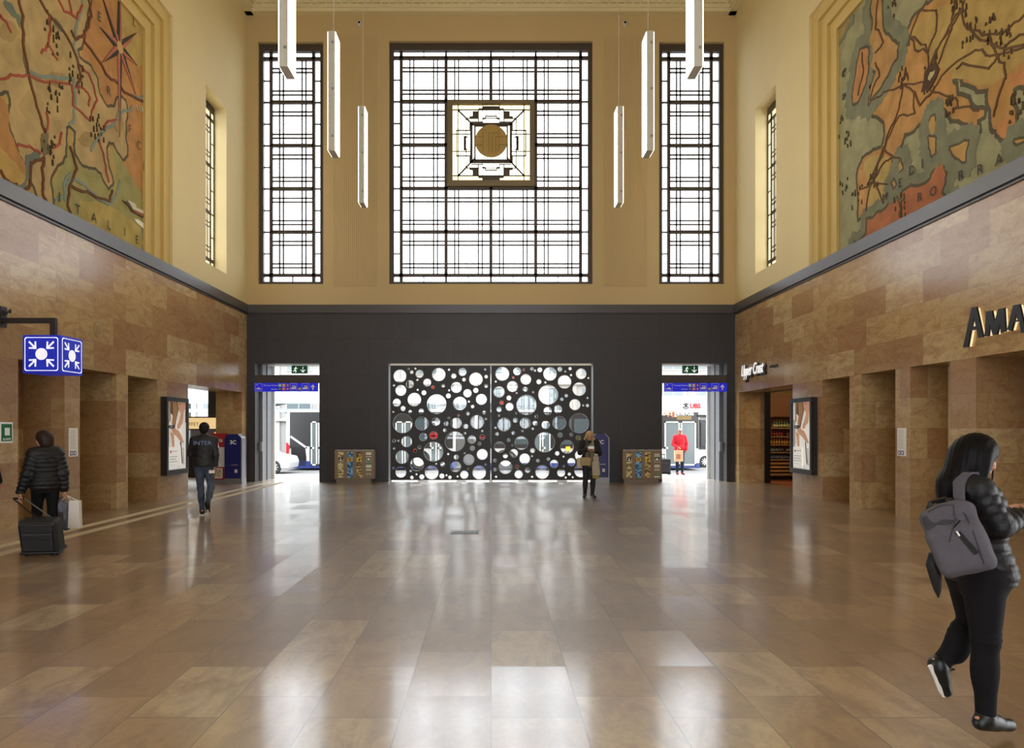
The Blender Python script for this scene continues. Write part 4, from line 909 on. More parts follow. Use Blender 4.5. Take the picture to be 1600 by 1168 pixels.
# facades
def facade(x0, x1, y, h, c, n, lab, fl=4, win='5c686c', sill=True):
    root = empty('building', ((x0+x1)/2, y, GZ), 0, lab, 'building', None); cx = (x0+x1)/2
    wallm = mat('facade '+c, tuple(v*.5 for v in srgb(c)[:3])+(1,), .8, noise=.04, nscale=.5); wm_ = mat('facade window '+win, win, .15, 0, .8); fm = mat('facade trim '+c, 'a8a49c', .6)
    MB().box(x0-cx, x1-cx, 0, 8, 0, h).build('wall', wallm, root)
    fh = h/fl; pw = (x1-x0)/n
    for f in range(fl):
        for i in range(n):
            a = x0-cx+i*pw+pw*.22; z = f*fh+fh*(.12 if f == 0 else .25)
            fr_ = MB().box(a-.08, a+pw*.56+.08, -.06, 0, z-.08, z+fh*.62+.08).build('window', fm, root)
            MB().box(a, a+pw*.27, -.07, -.06, z, z+fh*.62).box(a+pw*.29, a+pw*.56, -.07, -.06, z, z+fh*.62).build('pane', wm_, fr_)
    b = MB()
    for f in range(1, fl+1): b.box(x0-cx, x1-cx, -.25, 0, f*fh-.12, f*fh+.04)
    for i in range(n+1): b.box(x0-cx+i*pw-.15, x0-cx+i*pw+.15, -.12, 0, 0, h)
    b.build('cornice', fm, root); return root
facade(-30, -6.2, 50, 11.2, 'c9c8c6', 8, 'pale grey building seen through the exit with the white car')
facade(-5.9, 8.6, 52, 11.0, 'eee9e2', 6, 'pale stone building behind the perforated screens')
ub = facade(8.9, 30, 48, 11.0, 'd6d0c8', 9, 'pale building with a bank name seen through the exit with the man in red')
bs = empty('bank_sign', (11.8, 47.6, 2.55), 0, 'white bank fascia with red letters beyond the bus', 'sign')
MB().box(-2.2, 4.2, -.1, .25, 0, 1.35).build('fascia', mat('fascia', 'b8b6b4', .6), bs)
text('lettering', 'UBS', .42, Fr((1.62, -.11, .52), (1, 0, 0), (0, 0, 1)), mat('bank red', 'd01020', .5), .02, bs, bold=.02)
b = MB(); fr = Fr((1.36, -.11, .66), (1, 0, 0), (0, 0, 1))
for a_ in (-45, 0, 45):
    ca, sa = math.sin(math.radians(a_)), math.cos(math.radians(a_))
    b.line(fr, [(-ca*.22, -sa*.14), (ca*.16, sa*.16)], .05, 0, .02); b.disc(fr, ca*.17, sa*.17, .05, 0, .02, 10); b.line(fr, [(-ca*.2-sa*.08, -sa*.2+ca*.08), (-ca*.2+sa*.02, -sa*.2-ca*.02)], .05, 0, .02)
b.build('keys_emblem', M_black, bs)
MB().box(-2.0, 1.0, -.12, -.1, .28, .33).build('underline', M_grey, bs)
# platform canopy left
cn = empty('street_canopy', (-12, 42, GZ), 0, 'white steel street canopy with slanting beams beyond the bus', 'canopy')
b = MB()
for k in range(6): b.tube([(-7+k*3.2, -2, 3.4), (-4.5+k*3.2, 2, 4.4)], .1, 6); b.tube([(-7+k*3.2, -2, 3.4), (-5.5+k*3.2, -1.8, 2.9)], .07, 6)
b.build('beam', mat('canopy steel', '94989a', .5), cn); MB().box(-8, 12, -2.4, -2.1, 3.05, 3.25).box(-8, 12, 2, 2.3, 4.4, 4.6).build('edge_girder', mat('canopy girder', '8a9094', .5), cn)
MB().add([(-8, -2.2, 3.55), (12, -2.2, 3.55), (12, 2.2, 4.62), (-8, 2.2, 4.62), (-8, -2.2, 3.6), (12, -2.2, 3.6), (12, 2.2, 4.67), (-8, 2.2, 4.67)], [(3, 2, 1, 0), (4, 5, 6, 7), (0, 1, 5, 4), (2, 3, 7, 6)]).build('roof', mat('canopy roof', 'a0a6aa', .5), cn)
for k in range(5): MB().tube([(-6+k*4, 0, 0), (-6+k*4, 0, 3.9)], .1, 8).build('post', M_grey, cn)
# bus
YB = 36.0
def BXm(px): return (px-HX)*YB/F
def BZm(py): return EYE+(HY-py)*YB/F-GZ
bus = empty('articulated_bus', (0, YB, GZ), 0, 'long white and blue articulated city bus standing outside', 'bus')
fr = Fr((0, 0, 0), (1, 0, 0), (0, 0, 1))
M_bw = mat('bus white', 'b8b8b6', .3); M_bb = mat('bus blue', '2a3a78', .3); M_bd = mat('bus black', '1c1c1e', .3); M_bg = mat('bus glass', '3c4649', .08, 0, .6); M_bl = mat('bus interior grey', '5a6466', .2, 0, .6)
zt, zb = BZm(640.7), BZm(731); 
def body(x0, x1, rl_, rr): 
    R = .28; P = [(x0, zb), (x1, zb), (x1, zt-R*rr), (x1-R*rr*.3, zt-R*.3*rr), (x1-R*rr, zt), (x0+R*rl_, zt), (x0+R*rl_*.3, zt-R*.3*rl_), (x0, zt-R*rl_)]
    return P
xj0, xj1 = BXm(712), BXm(742)
XR = BXm(1093)
MB().prism(fr, body(BXm(447), xj0, 1, .3), -2.5, 0).build('rear_body', M_bw, bus); MB().prism(fr, body(xj1, XR, .3, 1), -2.5, 0).build('front_body', M_bw, bus)
b = MB(); n = 14
for i in range(n):
    a = xj0+(xj1-xj0)*i/n; w_ = (xj1-xj0)/n; b.box(a, a+w_*.55, .02, 2.4, zb+.1, zt-.05); b.box(a+w_*.55, a+w_, .12, 2.3, zb+.1, zt-.1)
b.build('bellows', mat('bellows grey', '6e6e6e', .7), bus)
M_bs = MB()                                               # black glazing band
for x0, x1 in ((BXm(453), xj0-.15), (xj1+.15, XR-.06)): M_bs.fbox(fr, x0, x1, BZm(700), BZm(643.5), 0, .02)
M_bs.fbox(fr, BXm(455), BXm(486), BZm(727), BZm(700), 0, .02); M_bs.build('glazing_band', M_bd, bus)
MB().fbox(fr, BXm(447)-.01, xj0, BZm(731), BZm(719), 0, .024).fbox(fr, xj1, XR, BZm(731), BZm(723), 0, .022).build('blue_skirt', M_bb, bus)
b = MB()
for k in range(16): b.fbox(fr, BXm(457), BXm(478), BZm(726.5)+k*.06, BZm(726.5)+k*.06+.03, .024, .04)
b.build('vent_grille', M_blackm, bus)
MB().line(fr, [(BXm(455), BZm(682)), (BXm(479), BZm(699)), (BXm(481), BZm(718))], .1, .025, .045).fbox(fr, BXm(479), BXm(484), BZm(720), BZm(697), .025, .04).build('white_stripe', M_bw, bus)
MB().prism(fr, [(BXm(447.5), BZm(712)), (BXm(451), BZm(709)), (BXm(452.5), BZm(696)), (BXm(449), BZm(691)), (BXm(447.5), BZm(691))], .005, .05).build('tail_light', mat('tail red', 'b01020', .3), bus)
def busdoor(x0, x1):
    r_ = MB(); a, c, z0, z1 = x0, x1, BZm(727), BZm(658)
    for (p, q) in ((a, (a+c)/2-.03), ((a+c)/2+.03, c)):
        r_.fbox(fr, p, p+.07, z0, z1, .03, .06); r_.fbox(fr, q-.07, q, z0, z1, .03, .06); r_.fbox(fr, p, q, z1-.07, z1, .03, .06); r_.fbox(fr, p, q, z0, z0+.08, .03, .06)
        r_.fbox(fr, p, p+.18, z0+.85, z0+.95, .03, .06)
    o = r_.build('door', M_bw, bus)
    MB().fbox(fr, a, c, z0, z1, .0, .028).build('door_glass', M_bl, o)
for x0, x1 in ((486, 508), (618, 644), (672, 695), (832, 860), (1038, 1087)): busdoor(BXm(x0), BXm(x1))
b = MB()
for x0, x1 in ((515, 540), (545, 575), (580, 612), (648, 668), (748, 768), (772, 800), (804, 828), (866, 893), (897, 925), (929, 957), (961, 990), (994, 1030)):
    b.fbox(fr, BXm(x0), BXm(x1), BZm(694), BZm(654), .021, .03)
b.build('side_windows', M_bg, bus)
for px in (545, 655, 790, 990):
    w_ = MB().lathe((BXm(px), -.05, .5), [(.2, 0), (.42, .0), (.48, .03), (.48, .25)], 24, 1).build('wheel', mat('tyre', '2c2c2c', .8), bus)
    MB().lathe((BXm(px), -.07, .5), [(.1, 0), (.28, .01), (.3, .04)], 20, 1).build('hub', M_pale, w_)
    MB().prism(fr, [(BXm(px)+.62*math.cos(t*math.pi/10), .45+.62*math.sin(t*math.pi/10)) for t in range(11)], .01, .03).build('wheel_arch', M_bd, bus)
text('lettering', 'transports publics genevois', .36, Fr((BXm(1084), -.03, BZm(648.5)), (1, 0, 0), (0, 0, 1)), M_white, .01, bus, 'RIGHT', sx=.8)
text('lettering', 'tpg', .4, Fr((BXm(1038.5), -.03, BZm(648.5)), (1, 0, 0), (0, 0, 1)), mat('tpg orange', 'e86a1c', .5), .01, bus)
text('lettering', 'tpg', .5, Fr((BXm(880), -.03, BZm(712)), (1, 0, 0), (0, 0, 1)), mat('tpg grey', '55585c', .5), .01, bus)
for px, c_ in ((884, 'e8c020'), (895, 'd86a30')): MB().fbox(fr, BXm(px), BXm(px)+.22, BZm(704), BZm(704)+.22, .03, .04).build('badge', mat('badge'+c_, c_, .5), bus)
MB().fbox(fr, BXm(1057), BXm(1080), BZm(655.5), BZm(649.3), .03, .05).build('destination_display', mat('amber display', '6a5426', .4), bus)
MB().tube([(XR-.1, -.05, BZm(649)), (XR+.5, -.3, BZm(649.5)), (XR+.62, -.35, BZm(652))], .06, 6).build('mirror_arm', M_bd, bus)
MB().box(XR-.02, XR+.3, -.1, .1, BZm(702), BZm(655)).box(XR+.02, XR+.27, -.14, -.1, BZm(698), BZm(660)).build('mirror', M_bd, bus, bevel=.05)
# cars
def car(x, y, flip, lab):
    c = empty('white_car', (x, y, GZ), 0, lab, 'car', 'white cars outside'); s = flip
    P = [(-2.0, .25), (2.0, .25), (2.05, .55), (1.95, .8), (1.2, .95), (.45, 1.5), (.2, 1.56), (-1.2, 1.55), (-1.7, 1.3), (-2.0, .9)]
    P = [(s*a, b_) for a, b_ in P]
    MB().prism(fr, P, -.85, .85).build('body', mat('car white', 'bcbcbc', .25, coat=.3), c, bevel=.06)
    G = [(.95, .98), (.4, 1.42), (-1.15, 1.42), (-1.5, 1.2), (-1.5, .98)]
    MB().prism(fr, [(s*a, b_) for a, b_ in G], .84, .862).build('side_glass', M_glass_dk, c)
    MB().fbox(fr, min(s*-.1, s*-.2), max(s*-.1, s*-.2), .95, 1.45, .862, .87).build('door_pillar', M_bw, c)
    for xx in (-1.3, 1.3):
        w_ = MB().lathe((s*xx, -.88, .32), [(.18, 0), (.3, 0), (.33, .03), (.33, .2)], 24, 1).build('wheel', mat('tyre', '2c2c2c', .8), c)
        b = MB().lathe((s*xx, -.895, .32), [(.05, 0), (.06, .02)], 12, 1)
        for k in range(10):
            a = k*math.pi/5; b.line(Fr((s*xx, -.89, .32), (1, 0, 0), (0, 0, 1)), [(.04*math.cos(a), .04*math.sin(a)), (.2*math.cos(a), .2*math.sin(a))], .04, 0, .01)
        b.build('rim', M_pale, w_)
    MB().fbox(fr, min(s*1.75, s*1.98), max(s*1.75, s*1.98), .62, .75, .84, .87).build('head_lamp', M_pale, c)
car(-11.5, 33.9, 1, 'white car with a spoked wheel in front of the bus, seen through the exit')
car(13.1, 39.6, -1, 'white car half hidden past the front of the bus')
# ------------------------------------------------------------------ people: smooth-union solids meshed with surface nets
V = lambda *a: np.array(a, dtype=np.float64)
def nrm(a): a = np.asarray(a, float); return a/np.linalg.norm(a)
class SDF:
    def __init__(s, h=.009): s.h = h; s.p = []; s.post = []; s.wr = None
    def cap(s, a, b, ra, rb=None, k=.03, q=None, sub=False):
        a, b = np.asarray(a, float), np.asarray(b, float); rb = ra if rb is None else rb; R = max(ra, rb)+(q[1] if q else 0)
        def f(P):
            ba = b-a; t = np.clip(((P-a)@ba)/max(ba@ba, 1e-9), 0, 1); r = ra+(rb-ra)*t
            if q: r = r+q[1]*np.abs(np.sin(np.pi*t*np.linalg.norm(ba)/q[0]))
            return np.linalg.norm(P-a-t[..., None]*ba, axis=-1)-r
        s.p.append((f, np.minimum(a, b)-R, np.maximum(a, b)+R, k, sub)); return s
    def chain(s, pts, rs, k=.03, q=None):
        for i in range(len(pts)-1): s.cap(pts[i], pts[i+1], rs[i], rs[i+1], k, q)
        return s
    def ell(s, c, r, R=None, k=.03, q=None, sub=False):
        c = np.asarray(c, float); r = np.asarray(r, float); R = np.eye(3) if R is None else R; m = max(r)+(q[1] if q else 0)
        def f(P):
            p = (P-c)@R.T; k0 = np.linalg.norm(p/r, axis=-1); k1 = np.linalg.norm(p/(r*r), axis=-1)
            d = k0*(k0-1)/np.maximum(k1, 1e-6)
            if q: d = d-q[1]*np.abs(np.sin(np.pi*P[..., 2]/q[0]))
            return d
        s.p.append((f, c-m, c+m, k, sub)); return s
    def box(s, c, hf, R=None, rd=.02, k=.01, sub=False):
        c = np.asarray(c, float); hf = np.asarray(hf, float)-rd; R = np.eye(3) if R is None else R; m = np.linalg.norm(hf)+rd
        def f(P):
            p = np.abs((P-c)@R.T)-hf; return np.linalg.norm(np.maximum(p, 0), axis=-1)+np.minimum(p.max(-1), 0)-rd
        s.p.append((f, c-m, c+m, k, sub)); return s
    def cut(s, n, o): s.post.append((nrm(n), np.asarray(o, float))); return s      # keeps the side the normal points to
    def build(s, name, m, parent=None, disp=None):
        h = s.h; lo = np.min([p[1] for p in s.p if not p[4]], 0)-3*h; hi = np.max([p[2] for p in s.p if not p[4]], 0)+3*h
        n = np.ceil((hi-lo)/h).astype(int)+1; ax = [lo[i]+h*np.arange(n[i]) for i in range(3)]
        D = np.full(n, .15, np.float32)
        for f, a, b, k, sub in s.p:
            mg = k+2*h; i0 = np.clip(np.floor((a-mg-lo)/h).astype(int), 0, n); i1 = np.clip(np.ceil((b+mg-lo)/h).astype(int)+1, 0, n)
            if (i1 <= i0).any(): continue
            sl = tuple(slice(i0[i], i1[i]) for i in range(3)); G = np.stack(np.meshgrid(*[ax[i][sl[i]] for i in range(3)], indexing='ij'), -1)
            d = f(G); o = D[sl]
            if sub: d = -d; w = np.maximum(k-np.abs(o-d), 0)/max(k, 1e-6); D[sl] = np.maximum(o, d)+w*w*k/4
            else: w = np.maximum(k-np.abs(o-d), 0)/max(k, 1e-6); D[sl] = np.minimum(o, d)-w*w*k/4
        if s.post or disp:
            G = np.stack(np.meshgrid(*ax, indexing='ij'), -1)
            if disp: D = D+disp(G).astype(np.float32)
            for nn, o in s.post: D = np.maximum(D, -((G-o)@nn).astype(np.float32))
        D[0] = D[-1] = .1; D[:, 0] = D[:, -1] = .1; D[:, :, 0] = D[:, :, -1] = .1
        I = (D < 0); c = np.zeros(tuple(n-1), np.uint8)
        offs = [(i, j, k) for i in (0, 1) for j in (0, 1) for k in (0, 1)]
        for i, j, k in offs: c += I[i:n[0]-1+i, j:n[1]-1+j, k:n[2]-1+k]
        act = np.argwhere((c > 0) & (c < 8)); idx = -np.ones(tuple(n-1), np.int64); idx[tuple(act.T)] = np.arange(len(act))
        vals = {o: D[tuple((act+np.array(o)).T)] for o in offs}; acc = np.zeros((len(act), 3)); cnt = np.zeros(len(act))
        for o in offs:
            for x in range(3):
                if o[x]: continue
                o2 = list(o); o2[x] = 1; o2 = tuple(o2); v0, v1 = vals[o], vals[o2]; m_ = (v0 < 0) != (v1 < 0)
                t = np.where(m_, v0/np.where(m_, v0-v1, 1), 0); p = np.array(o, float)[None]+0*acc; p[:, x] = t
                acc[m_] += p[m_]; cnt[m_] += 1
        vs = lo+(act+acc/np.maximum(cnt, 1)[:, None])*h
        fs = []
        for x in range(3):
            y, z = (x+1) % 3, (x+2) % 3
            sl0 = [slice(None)]*3; sl1 = [slice(None)]*3; sl0[x] = slice(0, -1); sl1[x] = slice(1, None)
            A, B = I[tuple(sl0)], I[tuple(sl1)]; e = np.argwhere(A != B); e = e[(e[:, y] > 0) & (e[:, z] > 0)]
            s0 = A[tuple(e.T)]
            def g(dy, dz): q = e.copy(); q[:, y] -= dy; q[:, z] -= dz; return idx[tuple(q.T)]
            Q = np.stack([g(1, 1), g(0, 1), g(0, 0), g(1, 0)], 1); Q[~s0] = Q[~s0][:, ::-1]; fs.append(Q)
        fs = np.concatenate(fs); fs = fs[(fs >= 0).all(1)]
        me = bpy.data.meshes.new(name); me.from_pydata(vs.tolist(), [], fs.tolist()); me.materials.append(m)
        me.polygons.foreach_set('use_smooth', [True]*len(me.polygons)); me.update()
        o = bpy.data.objects.new(name, me); COL.objects.link(o)
        if parent: o.parent = parent
        return o
def rotz(a): c, s_ = math.cos(a), math.sin(a); return np.array([[c, -s_, 0], [s_, c, 0], [0, 0, 1.]])
M_skin = mat('skin', 'c08a6c', .5); M_skin2 = mat('skin tan', 'a9745a', .5)
def hand(B, w, d, pn, curl=.5, thumb=1, s=1., r=.0088):
    """palm from the wrist w along d, palm facing pn, four unequal bent fingers and a thumb off the side"""
    d = nrm(d); pn = nrm(pn-d*(pn@d)); lt = np.cross(d, pn)*thumb
    K = w+d*.088*s
    for o in (-.028, -.009, .011, .03): B.cap(w+d*.015*s+lt*o*.55*s, K+lt*o*s, .014*s, .0125*s, .012)
    for o, L in ((.031, .068), (.011, .078), (-.009, .072), (-.028, .056)):
        p = K+lt*o*s; a = curl*.6; dd = d
        for f_ in (.45, .32, .25):
            dd = nrm(d*math.cos(a)+pn*math.sin(a)); q_ = p+dd*L*f_*s; B.cap(p, q_, r*s, r*.93*s, .004); p = q_; a += curl*.8
    t0 = w+d*.03*s+lt*.028*s; t1 = t0+nrm(d*.6+lt*.7+pn*.35)*.038*s; t2 = t1+nrm(d*.85+lt*.25+pn*.5*(.5+curl))*.03*s
    B.cap(t0, t1, .0135*s, .0105*s, .012); B.cap(t1, t2, .0105*s, .009*s, .004)
def head(B, c, F_, U_, s=1., k=.02):
    F_, U_ = nrm(F_), nrm(U_); Rt = np.cross(F_, U_); R = np.stack([Rt, F_, U_]); P = lambda x, y, z: c+(Rt*x+F_*y+U_*z)*s
    B.ell(P(0, -.012, .025), V(.074, .092, .09)*s, R, k); B.ell(P(0, .018, -.035), V(.058, .068, .075)*s, R, k)
    B.ell(P(0, .062, -.088), V(.022, .02, .018)*s, R, .02)                                # chin
    B.cap(P(0, .082, .012), P(0, .102, -.022), .008*s, .011*s, .012); B.ell(P(0, .096, -.026), V(.016, .01, .008)*s, R, .008)
    B.ell(P(0, .074, .028), V(.045, .012, .009)*s, R, .015)
    for x in (-1, 1):
        B.ell(P(x*.031, .086, .008), V(.015, .013, .01)*s, R, .012, sub=True); B.ell(P(x*.04, .06, -.025), V(.02, .02, .02)*s, R, .02)
        B.ell(P(x*.074, -.008, -.004), V(.01, .018, .03)*s, R, .006)
    B.ell(P(0, .083, -.053), V(.022, .008, .005)*s, R, .005); B.ell(P(0, .081, -.062), V(.019, .009, .006)*s, R, .005)
    return P, R
def eyes(root, P, s=1., lips='a0554c'):
    for x in (-1, 1):
        c = P(x*.031, .074, .008); MB().lathe(tuple(c), [(.001, -.0095), (.007, -.007), (.0095, 0), (.007, .007), (.001, .0095)], 10).build('eye', mat('eye', '2a1c16', .2), root, True)
        a, b = P(x*.016, .086, .026), P(x*.048, .074, .026); MB().tube([a, (a+b)/2+V(0, 0, .003), b], .003, 5).build('eyebrow', mat('brow', '2e2018', .8), root)
TPL = dict(head=V(0, .02, 1.585), neck=V(0, -.01, 1.45), chest=V(0, 0, 1.26), waist=V(0, 0, 1.08), pelvis=V(0, -.01, .95),
           sR=V(.17, 0, 1.395), sL=V(-.17, 0, 1.395), eR=V(.215, -.03, 1.11), eL=V(-.215, -.03, 1.11), wR=V(.225, .06, .87), wL=V(-.225, .06, .87),
           hR=V(.088, 0, .91), hL=V(-.088, 0, .91), kR=V(.095, .02, .5), kL=V(-.095, .02, .5), aR=V(.095, -.02, .085), aL=V(-.095, -.02, .085), tR=V(.11, .14, .035), tL=V(-.11, .14, .035))
def person(loc, head_z, lab, J=None, group=None, hgt=1.70, h=.01, skin=None, face=(0, 1, 0), up=(0, 0, 1), hair='short', hairc='1c1512', top=None, bottom=None, shoe=None,
           puffer=None, hem=.84, sleeve=.97, girth=1., world=None, hands=None, legr=1., thigh=1., leg_end=0, fine=None, collar=True, jthick=.022):
    root = empty('person', loc, 0, lab, 'person', group); sc = hgt/1.70
    if world is None:
        R0 = rotz(head_z); T = {k: v.copy() for k, v in TPL.items()}; T.update(J or {}); T = {k: R0@(v*sc) for k, v in T.items()}; Fd = R0@nrm(face); Ud = R0@nrm(up); Bf = R0@V(0, 1, 0)
    else: T = world; Fd = nrm(face); Ud = nrm(up); Bf = rotz(head_z)@V(0, 1, 0)
    Rb = np.stack([np.cross(Bf, V(0, 0, 1)), Bf, V(0, 0, 1)]); g = girth
    B = SDF(h); q = puffer
    def torso(S_, e, k=.06, qq=None):
        S_.ell(T['chest'], V(.155*g+e, .105*g+e, .2+e), Rb, k, qq); S_.ell(T['waist'], V(.13*g+e, .098*g+e, .16+e), Rb, k, qq); S_.ell(T['pelvis'], V(.158*g+e, .115*g+e, .135+e), Rb, k, qq)
        S_.cap(T['sL'], T['sR'], .052+e, .052+e, .05)
        S_.cap(T['neck']+V(0, 0, -.05), (T['sL']+T['neck'])/2-V(0, 0, .01), .055+e, .055+e, .05); S_.cap(T['neck']+V(0, 0, -.05), (T['sR']+T['neck'])/2-V(0, 0, .01), .055+e, .055+e, .05)
    torso(B, -.004)
    B.cap(T['neck']-V(0, 0, .06), T['head']-nrm(Ud)*.05*sc, .055, .052, .03)
    P, R = head(B, T['head'], Fd, Ud, sc)
    for s_ in 'LR':
        B.cap(T['s'+s_], T['e'+s_], .047*g, .038, .03); B.cap(T['e'+s_], T['w'+s_], .039, .026, .02)
        a, b = T['a'+s_], T['t'+s_]
        B.cap(T['h'+s_], T['k'+s_], .082*legr, .052*legr, .04); B.cap(T['k'+s_], a, .052*legr, .034, .03); B.ell((T['k'+s_]*.62+a*.38)-Bf*.015, V(.045, .05, .1)*legr, Rb, .04)
        B.cap(a, b, .034, .026, .02); B.cap(a, a-nrm(b-a)*.05-V(0, 0, .02), .034, .028, .02)
    for s_ in 'LR':
        el, w = T['e'+s_], T['w'+s_]; d = nrm(w-el); hd = (hands or {}).get(s_)
        sd = np.cross(Bf, V(0, 0, 1))*(1 if s_ == 'R' else -1)
        if hd: hand(B, w, hd[0], hd[1], hd[2], hd[3] if len(hd) > 3 else 1, 1., .0092)
        else: hand(B, w, nrm(d+V(0, 0, -.4)), -sd, .55, 1 if s_ == 'L' else -1, 1., .0092)
    B.build('body', skin or M_skin, root)
    # trousers
    S_ = SDF(h); S_.ell(T['pelvis'], V(.158*g+.012, .115*g+.012, .13), Rb, .05); S_.ell((T['pelvis']+T['waist'])/2, V(.14*g+.01, .1*g+.01, .1), Rb, .05)
    for s_ in 'LR':
        a = T['a'+s_]; S_.cap(T['h'+s_], T['k'+s_], .092*legr*thigh, .062*legr*(1+(thigh-1)*.5), .045); S_.cap(T['k'+s_], a+(T['k'+s_]-a)*.12*leg_end, .062*legr, .046, .03)
        S_.ell((T['k'+s_]*.62+a*.38)-Bf*.012, V(.056, .06, .12)*legr, Rb, .04)
    def crease(G):       # folds gathered behind the knees and at the ankles
        r = 0
        for s_ in 'LR':
            for q_, w_ in ((T['k'+s_], .045),): r = r+.0022*np.exp(-((G[..., 2]-q_[2])/w_)**2)*np.sin((G[..., 2]-q_[2])*190+np.sin(G[..., 0]*40+G[..., 1]*30)*1.4)
        return r
    tr = S_.build('trousers', bottom, root, crease)
    # upper garment
    S_ = SDF(h); e = jthick; torso(S_, e, .06, q)
    for s_ in 'LR':
        S_.cap(T['s'+s_], T['e'+s_], .052*g+e, .042+e, .035, q); S_.cap(T['e'+s_], T['e'+s_]+(T['w'+s_]-T['e'+s_])*sleeve, .042+e, .03+e, .02, q)
    if collar: S_.cap(T['neck']-V(0, 0, .04), T['neck']+V(0, 0, .012), .072, .066, .02)
    S_.cut((0, 0, 1), T['pelvis']+V(0, 0, hem-.95)*sc)
    S_.cut(-nrm(T['head']-T['neck']), T['neck']+nrm(T['head']-T['neck'])*.045)
    jk = S_.build('jacket', top, root, (lambda G: .003*np.sin(G[..., 2]*30+np.sin(G[..., 0]*23)*2)*np.sin(G[..., 1]*31+np.sin(G[..., 2]*17)*2)))
    # shoes
    for s_ in 'LR':
        a, b = T['a'+s_], T['t'+s_]; d = nrm(b-a+V(0, 0, .05) if world is None else b-a); S_ = SDF(min(h, .008)); 
        heel = a-d*.045-V(0, 0, .03) if (world is None or a[2] < .2) else a-d*.01-np.cross(np.cross(d, V(0, 0, 1)), d)*0-V(0, 0, .0)
        S_.cap(heel, b+d*.03, .038, .034, .02); S_.cap(a, (a+b)/2, .046, .038, .03); S_.cap(a, a+V(0, 0, .015), .046, .044, .02)
        if a[2] < .2 or world is None: S_.cut((0, 0, 1), V(0, 0, min(a[2], b[2])-.034 if min(a[2], b[2]) > .12 else 0.002))
        so = S_.build('shoe', shoe or M_black, root)
    # hair
    hm = mat('hair '+hairc, hairc, .5, spec=.25, bump=.3, bscale=120)
    S_ = SDF(min(h, .008)); s = sc
    if hair == 'short':
        S_.ell(P(0, -.02, .035), V(.092, .106, .1)*s, R, .02); S_.ell(P(0, -.05, -.02), V(.075, .06, .07)*s, R, .02)
        S_.ell(P(0, .1, -.045), V(.085, .075, .09)*s, R, .02, sub=True); 
        for x in (-1, 1): S_.ell(P(x*.08, .0, -.035), V(.02, .03, .04)*s, R, .01, sub=True)
        S_.cut(Ud, P(0, 0, -.08))
    elif hair == 'bob':
        S_.ell(P(0, -.02, .03), V(.105, .12, .11)*s, R, .02); S_.ell(P(0, -.045, -.05), V(.1, .09, .09)*s, R, .03)
        S_.ell(P(0, .115, -.04), V(.085, .075, .09)*s, R, .02, sub=True)
    elif hair == 'long':
        S_.ell(P(0, -.02, .03), V(.088, .104, .1)*s, R, .02)
        for x in (-1, 1): S_.chain([P(x*.075, .0, .04), P(x*.1, .01, -.1), P(x*.125, .06, -.22), P(x*.14, .05, -.33)], [.032, .04, .042, .025], .03)
        S_.cap(P(0, -.06, 0), P(0, -.08, -.26), .08, .085, .04)
        S_.ell(P(0, .12, -.04), V(.05, .08, .085)*s, R, .01, sub=True)
    elif hair == 'cap':
        S_.ell(P(0, -.012, .05), V(.084, .1, .075)*s, R, .02); S_.ell(P(0, .085, .05), V(.06, .06, .012)*s, R, .012); S_.cut(Ud, P(0, 0, .03))
    if hair != 'none': S_.build('cap' if hair == 'cap' else 'hair', hm, root)
    eyes(root, P, sc)
    return root, T, P, R, jk, Bf
M_puf = mat('black quilted nylon', '121114', .5, spec=.35, bump=.35, bscale=45); M_pants_b = mat('black trousers', '0f0f11', .8, spec=.2, bump=.2)
M_jeans = mat('washed jeans', '343d49', .85, spec=.2, noise=2.4, nscale=4.5, bump=.2); M_denim_l = mat('light jeans', '7d92a8', .85, noise=.2)
# woman with the suitcase, walking away along the niches
J = {k: v for k, v in TPL.items()}
J.update(head=V(-.02, .04, 1.575), neck=V(0, .01, 1.44), sL=V(-.15, 0, 1.385), sR=V(.15, 0, 1.385), eL=V(-.225, -.02, 1.1), wL=V(-.30, .02, .83), eR=V(.215, -.04, 1.1), wR=V(.235, -.02, .84), aL=V(-.09, .12, .1), tL=V(-.09, .27, .06), kL=V(-.09, .14, .52), kR=V(.09, .0, .5), aR=V(.09, -.2, .1), tR=V(.09, -.07, .03))
wx, wy = -6.17, 9.75
root1, T1, P1, R1, jk1, Bf1 = person((wx, wy, 0), math.radians(38), 'short-haired woman in black quilted jacket pulling a suitcase beside the niches', J, 'people in the hall', 1.62, .009,
       face=(-.75, .55, -.15), hair='bob', hairc='2a1a12', top=M_puf, bottom=M_pants_b, puffer=(.062, .012), hem=.81, girth=1.08, jthick=.022)
def wpt(T, k, loc): return V(*loc)+T[k]
wl = wpt(T1, 'wL', (wx, wy, 0)); wr = wpt(T1, 'wR', (wx, wy, 0))
MB().tube([tuple(T1['sL']+V(0, -.0, .05)), tuple(T1['chest']+(-Bf1)*.15+V(0, 0, .05)), tuple(T1['pelvis']+(-Bf1)*.05+np.cross(Bf1, V(0, 0, 1))*.21+V(0, 0, .1))], .012, 6).build('bag_strap', M_black, root1)
